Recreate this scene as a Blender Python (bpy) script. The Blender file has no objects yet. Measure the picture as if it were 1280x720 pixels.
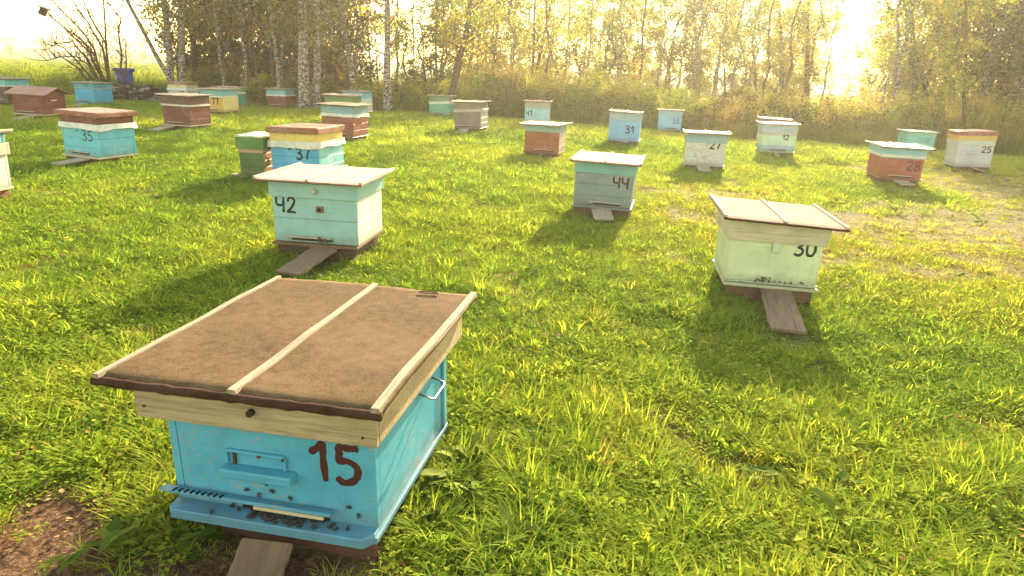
import bpy, math, random
import numpy as np
from mathutils import Vector, Matrix, noise
R = math.radians
random.seed(7)
rng = np.random.default_rng(11)
sc = bpy.context.scene
C = sc.collection

# ------------------------------------------------------------------ camera
F_PX, PITCH, ROLL, CAM_H = 837.494, 0.317803, 0.038403, 1.550973
cp, sp = math.cos(PITCH), math.sin(PITCH)
FWD = Vector((0, cp, -sp)); RT = Vector((1, 0, 0)); UP = RT.cross(FWD)
cr, sr = math.cos(ROLL), math.sin(ROLL)
R2 = RT * cr + UP * sr; U2 = -RT * sr + UP * cr
CAM = Vector((0, 0, CAM_H))
cd = bpy.data.cameras.new('camera'); cam = bpy.data.objects.new('camera', cd); C.objects.link(cam)
cd.sensor_width = 36; cd.lens = 36 * F_PX / 1280; cd.clip_end = 2000; cd.clip_start = .05
M3 = Matrix((R2, U2, -FWD)).transposed()
cam.matrix_world = Matrix.Translation(CAM) @ M3.to_4x4()
sc.camera = cam

def ray(px, py): return FWD * F_PX + R2 * (px - 640) - U2 * (py - 360)
def at(px, py, Y):
    d = ray(px, py); return CAM + d * (Y / d.y)
G = (-0.01321967, 0.01718312, -7.649e-05, 0.00020524, -0.00080542)
def gz0(X, Y):
    X = np.clip(X, -15, 14); Y = np.clip(Y, -2, 24)
    return G[0]*X + G[1]*Y + G[2]*X*X + G[3]*X*Y + G[4]*Y*Y
def hash2(i, j):
    v = np.sin(i*127.1 + j*311.7)*43758.5453; return v - np.floor(v)
def vn(x, y):
    x = np.asarray(x, float); y = np.asarray(y, float)
    i = np.floor(x); j = np.floor(y); f = x-i; g = y-j; f = f*f*(3-2*f); g = g*g*(3-2*g)
    return (hash2(i, j)*(1-f)+hash2(i+1, j)*f)*(1-g)+(hash2(i, j+1)*(1-f)+hash2(i+1, j+1)*f)*g
def fbm(x, y): return (vn(x, y)*.5+vn(x*2.1+5, y*2.1+9)*.28+vn(x*4.3+1, y*4.3+3)*.15+vn(x*9+7, y*9+2)*.07)
def gz(X, Y):
    X = np.asarray(X, float); Y = np.asarray(Y, float)
    near = np.clip((60-np.hypot(X, Y))/30, 0, 1)
    return gz0(X, Y) + near*((fbm(X*1.3, Y*1.3)-.5)*.05 + (vn(X*5, Y*5)-.5)*.015)
def gpt(px, py):
    d = ray(px, py); z = 0.05
    for _ in range(6):
        p = CAM + d*((z-CAM.z)/d.z); z = float(gz(p.x, p.y))
    return Vector((p.x, p.y, z))
def sm(a, b, v): t = np.clip((v-a)/(b-a), 0, 1); return t*t*(3-2*t)
def ell(X, Y, cx, cy, rx, ry, rot=0):
    c, s = math.cos(rot), math.sin(rot); u = (X-cx)*c+(Y-cy)*s; v = -(X-cx)*s+(Y-cy)*c
    return np.sqrt((u/rx)**2+(v/ry)**2)
def edgeY(X):   # where the unmown weeds start
    X = np.asarray(X, float)
    return np.interp(X, [-40, -14, -6, 0, 4, 8, 14, 30], [26, 23.2, 23.5, 22.6, 19.6, 18.4, 16.2, 13]) + (vn(X*.8, X*0+3)-.5)*1.2
def dirt(X, Y):
    n = fbm(X*2.2+3, Y*2.2+1)
    d = np.zeros_like(np.asarray(X, float))
    d = np.maximum(d, 1-sm(.45, 1.15, ell(X, Y, -1.40, 1.80, .36, .46, .3)+(n-.5)*2.6))
    d = np.maximum(d, (1-sm(.5, 1.1, ell(X, Y, 5.6, 7.6, 4.6, 1.75, .30)+(n-.5)*1.9))*.85)
    d = np.maximum(d, (1-sm(.5, 1.1, ell(X, Y, 8.9, 11.2, 4.2, 3.0, .3)+(n-.5)*1.9))*.85)
    d = np.maximum(d, (1-sm(.5, 1.1, ell(X, Y, 2.6, 8.9, 1.5, .35, .1)+(n-.5)*1.5))*.7)
    d = np.maximum(d, (1-sm(.5, 1.1, ell(X, Y, -.73, 1.55, .55, .35)+(n-.5)*.9))*.9)
    e = edgeY(X)-Y
    band = sm(-.3, .25, e)*(1-sm(1.0, 1.7, e))*sm(-6, -3.5, X)
    d = np.maximum(d, band*np.clip(.35+n, 0, 1)*.9)
    d = np.maximum(d, sm(.60, .74, n)*.6)
    return np.clip(d, 0, 1)

# ------------------------------------------------------------------ materials
class NT:
    def __init__(s, name):
        s.m = bpy.data.materials.new(name); s.m.use_nodes = True; s.t = s.m.node_tree
        s.t.nodes.clear(); s.out = s.n('ShaderNodeOutputMaterial')
    def n(s, typ, **k):
        nd = s.t.nodes.new(typ)
        for a, v in k.items():
            if a == 'i':
                for q, w in v.items():
                    if isinstance(w, bpy.types.NodeSocket): s.t.links.new(w, nd.inputs[q])
                    else: nd.inputs[q].default_value = w
            else: setattr(nd, a, v)
        return nd
    def noise(s, vec, scale, detail=4, rough=.55, dist=0):
        return s.n('ShaderNodeTexNoise', i={'Vector': vec, 'Scale': scale, 'Detail': detail, 'Roughness': rough, 'Distortion': dist}).outputs['Fac']
    def ramp(s, fac, stops, interp='LINEAR'):
        r = s.n('ShaderNodeValToRGB', i={'Fac': fac}); r.color_ramp.interpolation = interp
        e = r.color_ramp.elements
        while len(e) < len(stops): e.new(.5)
        for q, (p, c) in zip(e, stops):
            q.position = p; q.color = (*c, 1) if len(c) == 3 else c
        return r.outputs['Color']
    def mix(s, fac, a, b, mode='MIX'):
        m = s.n('ShaderNodeMix', data_type='RGBA', blend_type=mode)
        for k, v in ((0, fac), (6, a), (7, b)):
            if isinstance(v, bpy.types.NodeSocket): s.t.links.new(v, m.inputs[k])
            else: m.inputs[k].default_value = ((*v, 1) if isinstance(v, tuple) and len(v) == 3 else v)
        return m.outputs[2]
    def math(s, op, a, b=0., clamp=False):
        m = s.n('ShaderNodeMath', operation=op, use_clamp=clamp)
        for k, v in ((0, a), (1, b)):
            if isinstance(v, bpy.types.NodeSocket): s.t.links.new(v, m.inputs[k])
            else: m.inputs[k].default_value = v
        return m.outputs[0]
    def scaled(s, v, sc_, loc=(0, 0, 0)):
        return s.n('ShaderNodeMapping', i={'Vector': v, 'Scale': sc_, 'Location': loc}).outputs[0]
    def bump(s, h, strength=.3, dist=.01):
        return s.n('ShaderNodeBump', i={'Height': h, 'Strength': strength, 'Distance': dist}).outputs[0]
    def end(s, col, rough=.7, bump=None, spec=.3, **k):
        b = s.n('ShaderNodeBsdfPrincipled')
        for q, v in (('Base Color', col), ('Roughness', rough), ('Specular IOR Level', spec), *((a.replace('_', ' '), w) for a, w in k.items())):
            if isinstance(v, bpy.types.NodeSocket): s.t.links.new(v, b.inputs[q])
            else: b.inputs[q].default_value = (*v, 1) if isinstance(v, tuple) and len(v) == 3 else v
        if bump is not None: s.t.links.new(bump, b.inputs['Normal'])
        s.t.links.new(b.outputs[0], s.out.inputs[0]); return s.m

_cache = {}
def once(f):
    def g(*a):
        k = (f.__name__,)+a
        if k not in _cache: _cache[k] = f(*a)
        return _cache[k]
    return g
@once
def paint(col, wear=.35, undercoat=(.34, .26, .19)):
    t = NT('painted_wood')
    oi = t.n('ShaderNodeObjectInfo').outputs['Random']
    tc = t.n('ShaderNodeTexCoord').outputs['Object']
    off = t.n('ShaderNodeCombineXYZ', i={0: t.math('MULTIPLY', oi, 37.), 1: t.math('MULTIPLY', oi, 11.), 2: 0.}).outputs[0]
    v = t.n('ShaderNodeVectorMath', operation='ADD', i={0: tc, 1: off}).outputs[0]
    grain = t.noise(t.scaled(v, (3, 3, 60)), 5, 5, .6, .4)
    big = t.noise(v, 4, 4, .6)
    fine = t.noise(v, 60, 4, .7)
    stain = t.noise(t.scaled(v, (14, 14, 2.2)), 2.2, 4, .6, .3)
    c = t.mix(t.ramp(big, [(.35, (0, 0, 0)), (.7, (1, 1, 1))]), tuple(x*.86 for x in col), tuple(min(1, x*1.12+.012) for x in col))
    c = t.mix(t.math('MULTIPLY', t.ramp(t.noise(t.scaled(v, (2.2, 2.2, 75)), 3, 6, .7, .6), [(.42, (0, 0, 0)), (.62, (1, 1, 1))]), .30), c, tuple(x*.66 for x in col))
    c = t.mix(t.math('MULTIPLY', t.ramp(stain, [(.5, (0, 0, 0)), (.78, (1, 1, 1))]), .38), c, tuple(x*.5+.05 for x in col))
    w = t.math('ADD', t.math('MULTIPLY', grain, .55), t.math('MULTIPLY', fine, .5))
    chip = t.ramp(t.math('ADD', w, t.math('MULTIPLY', big, .35)), [(.895-wear*.32, (0, 0, 0)), (.945-wear*.30, (1, 1, 1))])
    c = t.mix(chip, c, undercoat)
    specks = t.n('ShaderNodeTexVoronoi', i={'Vector': v, 'Scale': 45}).outputs['Distance']
    sm_ = t.ramp(specks, [(.06, (1, 1, 1)), (.09, (0, 0, 0))])
    smk = t.math('MULTIPLY', sm_, t.ramp(t.noise(v, 7, 2), [(.5, (0, 0, 0)), (.62, (1, 1, 1))]))
    c = t.mix(t.math('MULTIPLY', smk, .55), c, (.07, .05, .03))
    zz = t.n('ShaderNodeSeparateXYZ', i={0: tc}).outputs[2]
    mud = t.math('MULTIPLY', t.ramp(t.math('ADD', zz, t.math('MULTIPLY', t.noise(v, 16, 4), .10)), [(.05, (1, 1, 1)), (.13, (0, 0, 0))]), .45)
    c = t.mix(mud, c, (.13, .09, .05))
    h = t.math('SUBTRACT', t.math('MULTIPLY', grain, .8), t.math('MULTIPLY', chip, .5))
    return t.end(c, t.math('ADD', .42, t.math('MULTIPLY', chip, .4)), t.bump(h, .45, .004), .35)
@once
def wood(col, dark=.45, axis=0, rough=.8):
    t = NT('bare_wood')
    oi = t.n('ShaderNodeObjectInfo').outputs['Random']
    tc = t.n('ShaderNodeTexCoord').outputs['Object']
    off = t.n('ShaderNodeCombineXYZ', i={0: t.math('MULTIPLY', oi, 31.), 1: t.math('MULTIPLY', oi, 17.), 2: oi}).outputs[0]
    v = t.n('ShaderNodeVectorMath', operation='ADD', i={0: tc, 1: off}).outputs[0]
    s_ = [22, 22, 22]; s_[axis] = 1.1
    g = t.noise(t.scaled(v, tuple(s_)), 3.2, 8, .65, .8)
    s2 = [90, 90, 90]; s2[axis] = 2.5
    g2 = t.noise(t.scaled(v, tuple(s2)), 3, 4, .7)
    b = t.noise(v, 5, 4)
    c = t.ramp(t.math('ADD', t.math('MULTIPLY', g, .7), t.math('MULTIPLY', g2, .3)), [(.3, tuple(x*dark for x in col)), (.5, col), (.72, tuple(min(1, x*1.25) for x in col))])
    c = t.mix(t.math('MULTIPLY', t.ramp(b, [(.5, (0, 0, 0)), (.75, (1, 1, 1))]), .5), c, tuple(x*.5 for x in (col[0], col[1]*.95, col[2]*.85)))
    return t.end(c, rough, t.bump(t.math('ADD', g, t.math('MULTIPLY', g2, .7)), .6, .006), .2)
@once
def felt(col):       # weathered fibreboard / roofing sheet
    t = NT('roof_sheet'); v = t.n('ShaderNodeTexCoord').outputs['Object']
    oi = t.n('ShaderNodeObjectInfo').outputs['Random']
    off = t.n('ShaderNodeCombineXYZ', i={0: t.math('MULTIPLY', oi, 31.), 1: t.math('MULTIPLY', oi, 17.), 2: oi}).outputs[0]
    v = t.n('ShaderNodeVectorMath', operation='ADD', i={0: v, 1: off}).outputs[0]
    a = t.noise(v, 3.2, 5, .6, .5); f = t.noise(v, 170, 3, .8); m = t.noise(v, 22, 5, .7)
    wv = t.noise(t.scaled(v, (1, 14, 1)), 24, 3, .6)
    k = t.math('ADD', t.math('MULTIPLY', f, .55), t.math('ADD', t.math('MULTIPLY', m, .32), t.math('MULTIPLY', a, .16)))
    c = t.ramp(k, [(.40, tuple(x*.5 for x in col)), (.52, col), (.64, tuple(min(1, x*1.5) for x in col))])
    c = t.mix(t.math('MULTIPLY', t.ramp(wv, [(.5, (0, 0, 0)), (.7, (1, 1, 1))]), .22), c, tuple(x*.5 for x in col))
    c = t.mix(t.math('MULTIPLY', t.ramp(a, [(.52, (0, 0, 0)), (.66, (1, 1, 1))]), .35), c, tuple(min(1, x*1.3+.02) for x in col))
    h = t.math('ADD', t.math('MULTIPLY', f, .6), m)
    return t.end(c, .95, t.bump(h, .5, .004), .08)
@once
def plain(name, col, rough=.6, metal=0.):
    t = NT(name); v = t.n('ShaderNodeTexCoord').outputs['Object']
    a = t.noise(v, 30, 4, .6)
    c = t.mix(a, tuple(x*.6 for x in col), tuple(min(1, x*1.35) for x in col))
    return t.end(c, rough, t.bump(a, .2, .003), .3, Metallic=metal)
@once
def cloth_mat(col):
    t = NT('old_cloth'); v = t.n('ShaderNodeTexCoord').outputs['Object']
    a = t.noise(v, 9, 5, .65); f = t.noise(v, 150, 2, .5)
    c = t.mix(t.ramp(a, [(.4, (0, 0, 0)), (.75, (1, 1, 1))]), col, tuple(x*.62 for x in col))
    return t.end(c, .9, t.bump(t.math('ADD', a, t.math('MULTIPLY', f, .3)), .5, .01), .1)
def leafmat(name, stops, trans=.55, gloss=.06, tint_attr=True, rough=.4, nz=1.2):
    t = NT(name)
    if tint_attr:
        at_ = t.n('ShaderNodeAttribute', attribute_type='INSTANCER', attribute_name='tint').outputs['Fac']
    else:
        at_ = t.n('ShaderNodeAttribute', attribute_type='GEOMETRY', attribute_name='tint').outputs['Fac']
    gl = t.n('ShaderNodeAttribute', attribute_type='GEOMETRY', attribute_name='bt').outputs['Fac']
    fac = t.math('ADD', at_, t.math('MULTIPLY', t.math('SUBTRACT', gl, .5), .45), True)
    col = t.ramp(fac, stops)
    d = t.n('ShaderNodeBsdfDiffuse', i={'Color': col})
    tr = t.n('ShaderNodeBsdfTranslucent', i={'Color': t.mix(1., col, (1.18, 1.10, .72), 'MULTIPLY')})
    m = t.n('ShaderNodeMixShader', i={0: trans, 1: d.outputs[0], 2: tr.outputs[0]})
    g = t.n('ShaderNodeBsdfGlossy', i={'Color': (.6, .65, .35, 1), 'Roughness': .5})
    m2 = t.n('ShaderNodeMixShader', i={0: gloss, 1: m.outputs[0], 2: g.outputs[0]})
    t.t.links.new(m2.outputs[0], t.out.inputs[0]); return t.m

# ------------------------------------------------------------------ mesh helper
class MB:
    def __init__(s): s.v = []; s.f = []
    def add(s, vs, fs):
        b = len(s.v); s.v += [tuple(v) for v in vs]; s.f += [tuple(i+b for i in f) for f in fs]; return s
    def box(s, c, d, rot=None):
        cx, cy, cz = c; x, y, z = d[0]/2, d[1]/2, d[2]/2
        vs = [Vector((a*x, b*y, e*z)) for e in (-1, 1) for b in (-1, 1) for a in (-1, 1)]
        if rot is not None: vs = [rot @ v for v in vs]
        return s.add([(v.x+cx, v.y+cy, v.z+cz) for v in vs], [(0, 2, 3, 1), (4, 5, 7, 6), (0, 1, 5, 4), (2, 6, 7, 3), (0, 4, 6, 2), (1, 3, 7, 5)])
    def tube(s, pts, rad, n=8, cap=True):
        pts = [Vector(p) for p in pts]; k = len(pts)
        if not hasattr(rad, '__len__'): rad = [rad]*k
        ref = Vector((.31, .22, .92)).normalized(); rings = []
        for i, p in enumerate(pts):
            t = (pts[min(i+1, k-1)]-pts[max(i-1, 0)]).normalized()
            a = t.cross(ref)
            if a.length < .05: a = t.cross(Vector((1, 0, 0)))
            a.normalize(); b = t.cross(a)
            rings.append([p+(a*math.cos(2*math.pi*j/n)+b*math.sin(2*math.pi*j/n))*rad[i] for j in range(n)])
        vs = [v for r in rings for v in r]
        fs = [(i*n+j, i*n+(j+1) % n, (i+1)*n+(j+1) % n, (i+1)*n+j) for i in range(k-1) for j in range(n)]
        if cap: fs += [tuple(range(n-1, -1, -1)), tuple((k-1)*n+j for j in range(n))]
        return s.add(vs, fs)
    def ball(s, c, r, nu=8, nv=5, rot=None):
        vs = [Vector((0, 0, -1))]
        for i in range(1, nv):
            th = math.pi*i/nv
            vs += [Vector((math.sin(th)*math.cos(2*math.pi*j/nu), math.sin(th)*math.sin(2*math.pi*j/nu), -math.cos(th))) for j in range(nu)]
        vs.append(Vector((0, 0, 1)))
        fs = [(0, 1+(j+1) % nu, 1+j) for j in range(nu)]
        for i in range(nv-2):
            fs += [(1+i*nu+j, 1+i*nu+(j+1) % nu, 1+(i+1)*nu+(j+1) % nu, 1+(i+1)*nu+j) for j in range(nu)]
        L = len(vs)-1; o = 1+(nv-2)*nu
        fs += [(o+j, o+(j+1) % nu, L) for j in range(nu)]
        vs = [Vector((v.x*r[0], v.y*r[1], v.z*r[2])) for v in vs]
        if rot is not None: vs = [rot @ v for v in vs]
        return s.add([v+Vector(c) for v in vs], fs)
    def mesh(s, name, mat, smooth=False):
        me = bpy.data.meshes.new(name); me.from_pydata(s.v, [], s.f); me.update()
        if mat: me.materials.append(mat)
        if smooth: me.polygons.foreach_set('use_smooth', [True]*len(me.polygons))
        return me
    def build(s, name, mat, parent=None, smooth=False, bevel=0., seg=1):
        o = bpy.data.objects.new(name, s.mesh(name, mat, smooth)); C.objects.link(o)
        if parent: o.parent = parent
        if bevel:
            b = o.modifiers.new('bevel', 'BEVEL'); b.width = bevel; b.segments = seg; b.limit_method = 'ANGLE'; b.angle_limit = R(40)
        return o
def tag(o, label=None, cat=None, group=None, kind=None):
    for k, v in (('label', label), ('category', cat), ('group', group), ('kind', kind)):
        if v: o[k] = v
    return o
def empty(name, loc=(0, 0, 0)):
    o = bpy.data.objects.new(name, None); C.objects.link(o); o.location = loc; o.empty_display_size = .2; return o

# ------------------------------------------------------------------ light, sky
AZ, EL = R(18), R(21.5)      # sun azimuth to the right of +Y
sd = Vector((math.sin(AZ)*math.cos(EL), math.cos(AZ)*math.cos(EL), math.sin(EL)))
sl = bpy.data.lights.new('sun', 'SUN'); sl.energy = 5.0; sl.angle = R(.6); sl.color = (1, .84, .58)
so = bpy.data.objects.new('sun', sl); C.objects.link(so); so.rotation_euler = sd.to_track_quat('Z', 'Y').to_euler()
w = bpy.data.worlds.new('World'); sc.world = w; w.use_nodes = True; wt = w.node_tree
bg = wt.nodes['Background']; sky = wt.nodes.new('ShaderNodeTexSky'); sky.sky_type = 'NISHITA'; sky.sun_disc = False
sky.sun_elevation = EL; sky.sun_rotation = AZ; sky.dust_density = 1.2; sky.air_density = 1.2; sky.ozone_density = .6
mx = wt.nodes.new('ShaderNodeMix'); mx.data_type = 'RGBA'; mx.blend_type = 'MULTIPLY'; mx.inputs[0].default_value = 1
mx.inputs[7].default_value = (1.16, 1.0, .74, 1)
wt.links.new(sky.outputs[0], mx.inputs[6]); wt.links.new(mx.outputs[2], bg.inputs[0]); bg.inputs[1].default_value = .135
sc.view_settings.view_transform = 'Standard'; sc.view_settings.look = 'None'; sc.view_settings.exposure = 2.24; sc.view_settings.gamma = 1
sc.cycles.max_bounces = 5; sc.cycles.transmission_bounces = 4; sc.cycles.diffuse_bounces = 2; sc.cycles.glossy_bounces = 2
sc.cycles.volume_bounces = 0; sc.cycles.transparent_max_bounces = 4; sc.cycles.use_denoising = True
sc.cycles.sample_clamp_indirect = 6
HAZE = .0017
hz = MB().box((0, 40, 14.2), (190, 190, 30)).build('haze', None)
tag(hz, kind='stuff', label='warm pale haze over the apiary and the wood edge')
t = NT('haze_air'); pv = t.n('ShaderNodeVolumePrincipled', i={'Color': (1, .94, .78, 1), 'Density': HAZE, 'Anisotropy': .55})
t.t.links.new(pv.outputs[0], t.out.inputs['Volume']); hz.data.materials.append(t.m)

# ------------------------------------------------------------------ ground
def ground():
    def axis(lo, hi, fine_lo, fine_hi, st):
        a = list(np.arange(fine_lo, fine_hi+1e-6, st)); s_ = st; x = fine_hi
        while x < hi: s_ *= 1.35; x = min(hi, x+s_); a.append(x)
        s_ = st; x = fine_lo
        while x > lo: s_ *= 1.35; x = max(lo, x-s_); a.insert(0, x)
        return np.array(a)
    xs = axis(-600, 600, -11, 11, .12); ys = axis(-60, 900, .3, 22, .12)
    X, Y = np.meshgrid(xs, ys); Z = gz(X, Y); nx, ny = len(xs), len(ys)
    vs = np.stack([X, Y, Z], -1).reshape(-1, 3)
    i, j = np.meshgrid(np.arange(nx-1), np.arange(ny-1)); a = (j*nx+i).ravel()
    fs = np.stack([a, a+1, a+nx+1, a+nx], -1)
    me = bpy.data.meshes.new('ground'); me.from_pydata(vs.tolist(), [], fs.tolist()); me.update()
    me.polygons.foreach_set('use_smooth', [True]*len(me.polygons))
    at_ = me.attributes.new('dirt', 'FLOAT', 'POINT'); at_.data.foreach_set('value', dirt(X, Y).ravel())
    o = bpy.data.objects.new('ground', me); C.objects.link(o); tag(o, 'mown meadow ground with bare earth patches', kind='structure')
    t = NT('soil'); v = t.n('ShaderNodeNewGeometry').outputs['Position']
    d = t.n('ShaderNodeAttribute', attribute_name='dirt').outputs['Fac']
    a = t.noise(v, 2.5, 6, .65); f = t.noise(v, 38, 5, .75); vo = t.n('ShaderNodeTexVoronoi', i={'Vector': v, 'Scale': 55}).outputs['Color']
    soil = t.ramp(f, [(.3, (.06, .035, .018)), (.5, (.145, .125, .042)), (.68, (.25, .225, .08))])
    soil = t.mix(t.ramp(t.noise(v, 110, 3, .8), [(.55, (0, 0, 0)), (.68, (.6, .6, .6))]), soil, (.30, .21, .12))
    sep0 = t.n('ShaderNodeSeparateXYZ', i={0: v}).outputs[1]
    loam = t.ramp(f, [(.32, (.035, .018, .010)), (.5, (.105, .055, .028)), (.66, (.24, .15, .08))])
    soil = t.mix(t.ramp(t.math('MULTIPLY', sep0, .1), [(.28, (1, 1, 1)), (.40, (0, 0, 0))]), soil, loam)
    thatch = t.ramp(f, [(.3, (.05, .06, .014)), (.5, (.15, .16, .03)), (.7, (.28, .25, .07))])
    c = t.mix(t.math('ADD', t.math('MULTIPLY', t.math('SUBTRACT', a, .45), 1.2), t.math('MULTIPLY', d, 1.3), True), thatch, soil)
    far = t.ramp(t.noise(v, .15, 5), [(.35, (.07, .085, .03)), (.65, (.17, .15, .06))])
    sep = t.n('ShaderNodeSeparateXYZ', i={0: v})
    c = t.mix(t.ramp(t.math('MULTIPLY', sep.outputs[1], .01), [(.25, (0, 0, 0)), (.40, (1, 1, 1))]), c, far)
    me.materials.append(t.end(c, .95, t.bump(t.math('ADD', f, a), .8, .03), .1))
ground()

# ------------------------------------------------------------------ hives
DIG = {  # hand painted strokes in a 0..0.6 x 0..1 cell
 '0': [[(.3, 1), (.1, .85), (.03, .5), (.1, .12), (.3, 0), (.5, .15), (.57, .5), (.48, .88), (.3, 1)]],
 '1': [[(.02, .72), (.2, .88), (.32, 1), (.33, .6), (.36, .0)]],
 '2': [[(.05, .78), (.15, .96), (.35, 1), (.52, .85), (.48, .6), (.25, .3), (.03, .03), (.3, .05), (.6, .03)]],
 '3': [[(.05, .95), (.35, 1), (.5, .88), (.42, .65), (.22, .56), (.46, .46), (.56, .25), (.42, .04), (.2, 0), (.03, .1)]],
 '4': [[(.05, 1), (.03, .7), (.08, .52), (.3, .47), (.52, .52)], [(.55, 1), (.54, .5), (.52, 0)]],
 '5': [[(.6, .98), (.35, .96), (.12, .95), (.12, .75), (.1, .58), (.35, .6), (.55, .45), (.56, .22), (.4, .05), (.2, .0), (.04, .1)]],
 '6': [[(.5, 1), (.2, .8), (.05, .4), (.12, .08), (.35, 0), (.55, .2), (.5, .42), (.3, .5), (.1, .35)]],
 '7': [[(.03, .95), (.3, .98), (.58, 1), (.45, .6), (.35, .3), (.32, 0)]],
 '8': [[(.3, .55), (.1, .72), (.15, .95), (.35, 1), (.5, .85), (.42, .65), (.15, .4), (.05, .18), (.25, 0), (.5, .1), (.52, .32), (.3, .55)]],
 '9': [[(.5, .75), (.35, .55), (.12, .65), (.1, .88), (.3, 1), (.5, .88), (.5, .5), (.45, .2), (.3, 0)]],
 '!': [[(.0, .85), (.3, 1.0)]],
}
def number(txt, parent, u, z, h, mat, y=-.001, side=None, w_=None, slant=0):
    """painted number; u,z = left-bottom of the text in the front plane; side=(x,y0) paints on the right wall"""
    mb = MB(); rr = random.Random(txt); wd = (w_ or .11)*h*1.0; x0 = 0; k = 0
    for ch in txt:
        for st in DIG[ch]:
            p = [Vector((x0+a*h*1.0+rr.uniform(-.015, .015)*h, b*h+rr.uniform(-.015, .015)*h+x0*slant, 0)) for a, b in st]
            q = []
            for i in range(len(p)-1):                         # catmull-rom
                a, b, c, d = p[max(i-1, 0)], p[i], p[i+1], p[min(i+2, len(p)-1)]
                for s_ in range(5):
                    f = s_/5; q.append(.5*((2*b)+(c-a)*f+(2*a-5*b+4*c-d)*f*f+(3*b-a-3*c+d)*f**3))
            q.append(p[-1]); vs = []; fs = []; n = len(q)
            for i, v in enumerate(q):
                tt = (q[min(i+1, n-1)]-q[max(i-1, 0)]).normalized(); nn = Vector((-tt.y, tt.x, 0))
                r = wd*(.8+.35*rr.random()) * (.75 if i in (0, n-1) else 1)
                ee = tt*(r*.5 if i == n-1 else (-r*.5 if i == 0 else 0))
                for m_, hh in ((-1, -.002), (-.8, .0006+k*.0001), (0, .0011+k*.0001), (.8, .0006+k*.0001), (1, -.002)):
                    vs.append(v+ee*(1-abs(m_)*.6)+nn*(r*m_)+Vector((0, 0, hh)))
            for i in range(n-1):
                for j in range(4): fs.append((i*5+j, i*5+j+1, i*5+j+6, i*5+j+5))
            fs += [(0, 1, 2, 3, 4), tuple((n-1)*5+j for j in (4, 3, 2, 1, 0))]
            k += 1
            if side: mb.add([(side[0]+v.z, side[1]+v.x, z+v.y) for v in vs], fs)
            else: mb.add([(u+v.x, y-v.z, z+v.y) for v in vs], fs)
        x0 += h*(.78 if ch != '1' else .62)
    return mb.build('painted_number', mat, parent)
INK = plain('dark_number_paint', (.02, .015, .012), .6)
REDINK = plain('brown_number_paint', (.055, .013, .008), .55)
PALEINK = plain('pale_number_paint', (.55, .7, .66), .6)
GREYWOOD = wood((.40, .33, .26), .5, 0)
PALEWOOD = wood((.52, .40, .25), .55, 0)
PLANK = wood((.20, .135, .085), .38, 1)
PLANKPALE = wood((.36, .29, .21), .5, 1)
STANDW = wood((.16, .085, .05), .5, 0)
NAIL = plain('rusty_metal', (.12, .06, .035), .6, .6)
STEEL = plain('steel', (.35, .33, .30), .4, .9)

def walls(mb, W, D, z0, z1, nb, t=.03, x0=0, y0=0, j=.0015, seed=0):
    rr = random.Random(seed); hs = [1+rr.uniform(-.12, .12) for _ in range(nb)]; tot = sum(hs); z = z0
    for h in hs:
        h = h/tot*(z1-z0); zc = z+h/2; hh = h-.003; q = [rr.uniform(-j, j) for _ in range(4)]
        mb.box((x0, y0+t/2+q[0], zc), (W, t, hh)); mb.box((x0, y0+D-t/2+q[1], zc), (W, t, hh))
        mb.box((x0-W/2+t/2+.001+q[2], y0+D/2, zc), (t, D-2*t-.006, hh)); mb.box((x0+W/2-t/2-.001+q[3], y0+D/2, zc), (t, D-2*t-.006, hh))
        z += h
    mb.box((x0, y0+D/2, (z0+z1)/2), (W-.02, D-.02, (z1-z0)-.006))
    return mb
def cloth_strip(W, D, z, h, ov, seed, skew=0.):
    """a strip of old cloth wrapped round the joint, with a wavy hem"""
    mb = MB(); rr = random.Random(seed); ring = []
    x, y = W/2+ov, ov
    cs = [(-x, -y), (x, -y), (x, D+y), (-x, D+y)]
    pts = []
    for i in range(4):
        a, b = cs[i], cs[(i+1) % 4]
        for k in range(10): f = k/10; pts.append((a[0]+(b[0]-a[0])*f, a[1]+(b[1]-a[1])*f))
    n = len(pts); rows = 4; vs = []
    for r_ in range(rows):
        for i, (px, py) in enumerate(pts):
            e = noise.noise(Vector((i*.45, r_*.2, seed*3.1)))
            o = .006*e*r_+.004*r_; L = math.hypot(px, py-D/2) or 1
            zz = z-(h*(1+.35*noise.noise(Vector((i*.33, 7.7, seed)))))*r_/(rows-1)+skew*px/W
            vs.append((px+px/L*o, py+(py-D/2)/L*o, zz))
    fs = [(r_*n+i, r_*n+(i+1) % n, (r_+1)*n+(i+1) % n, (r_+1)*n+i) for r_ in range(rows-1) for i in range(n)]
    mb.add(vs, fs); return mb

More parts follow.
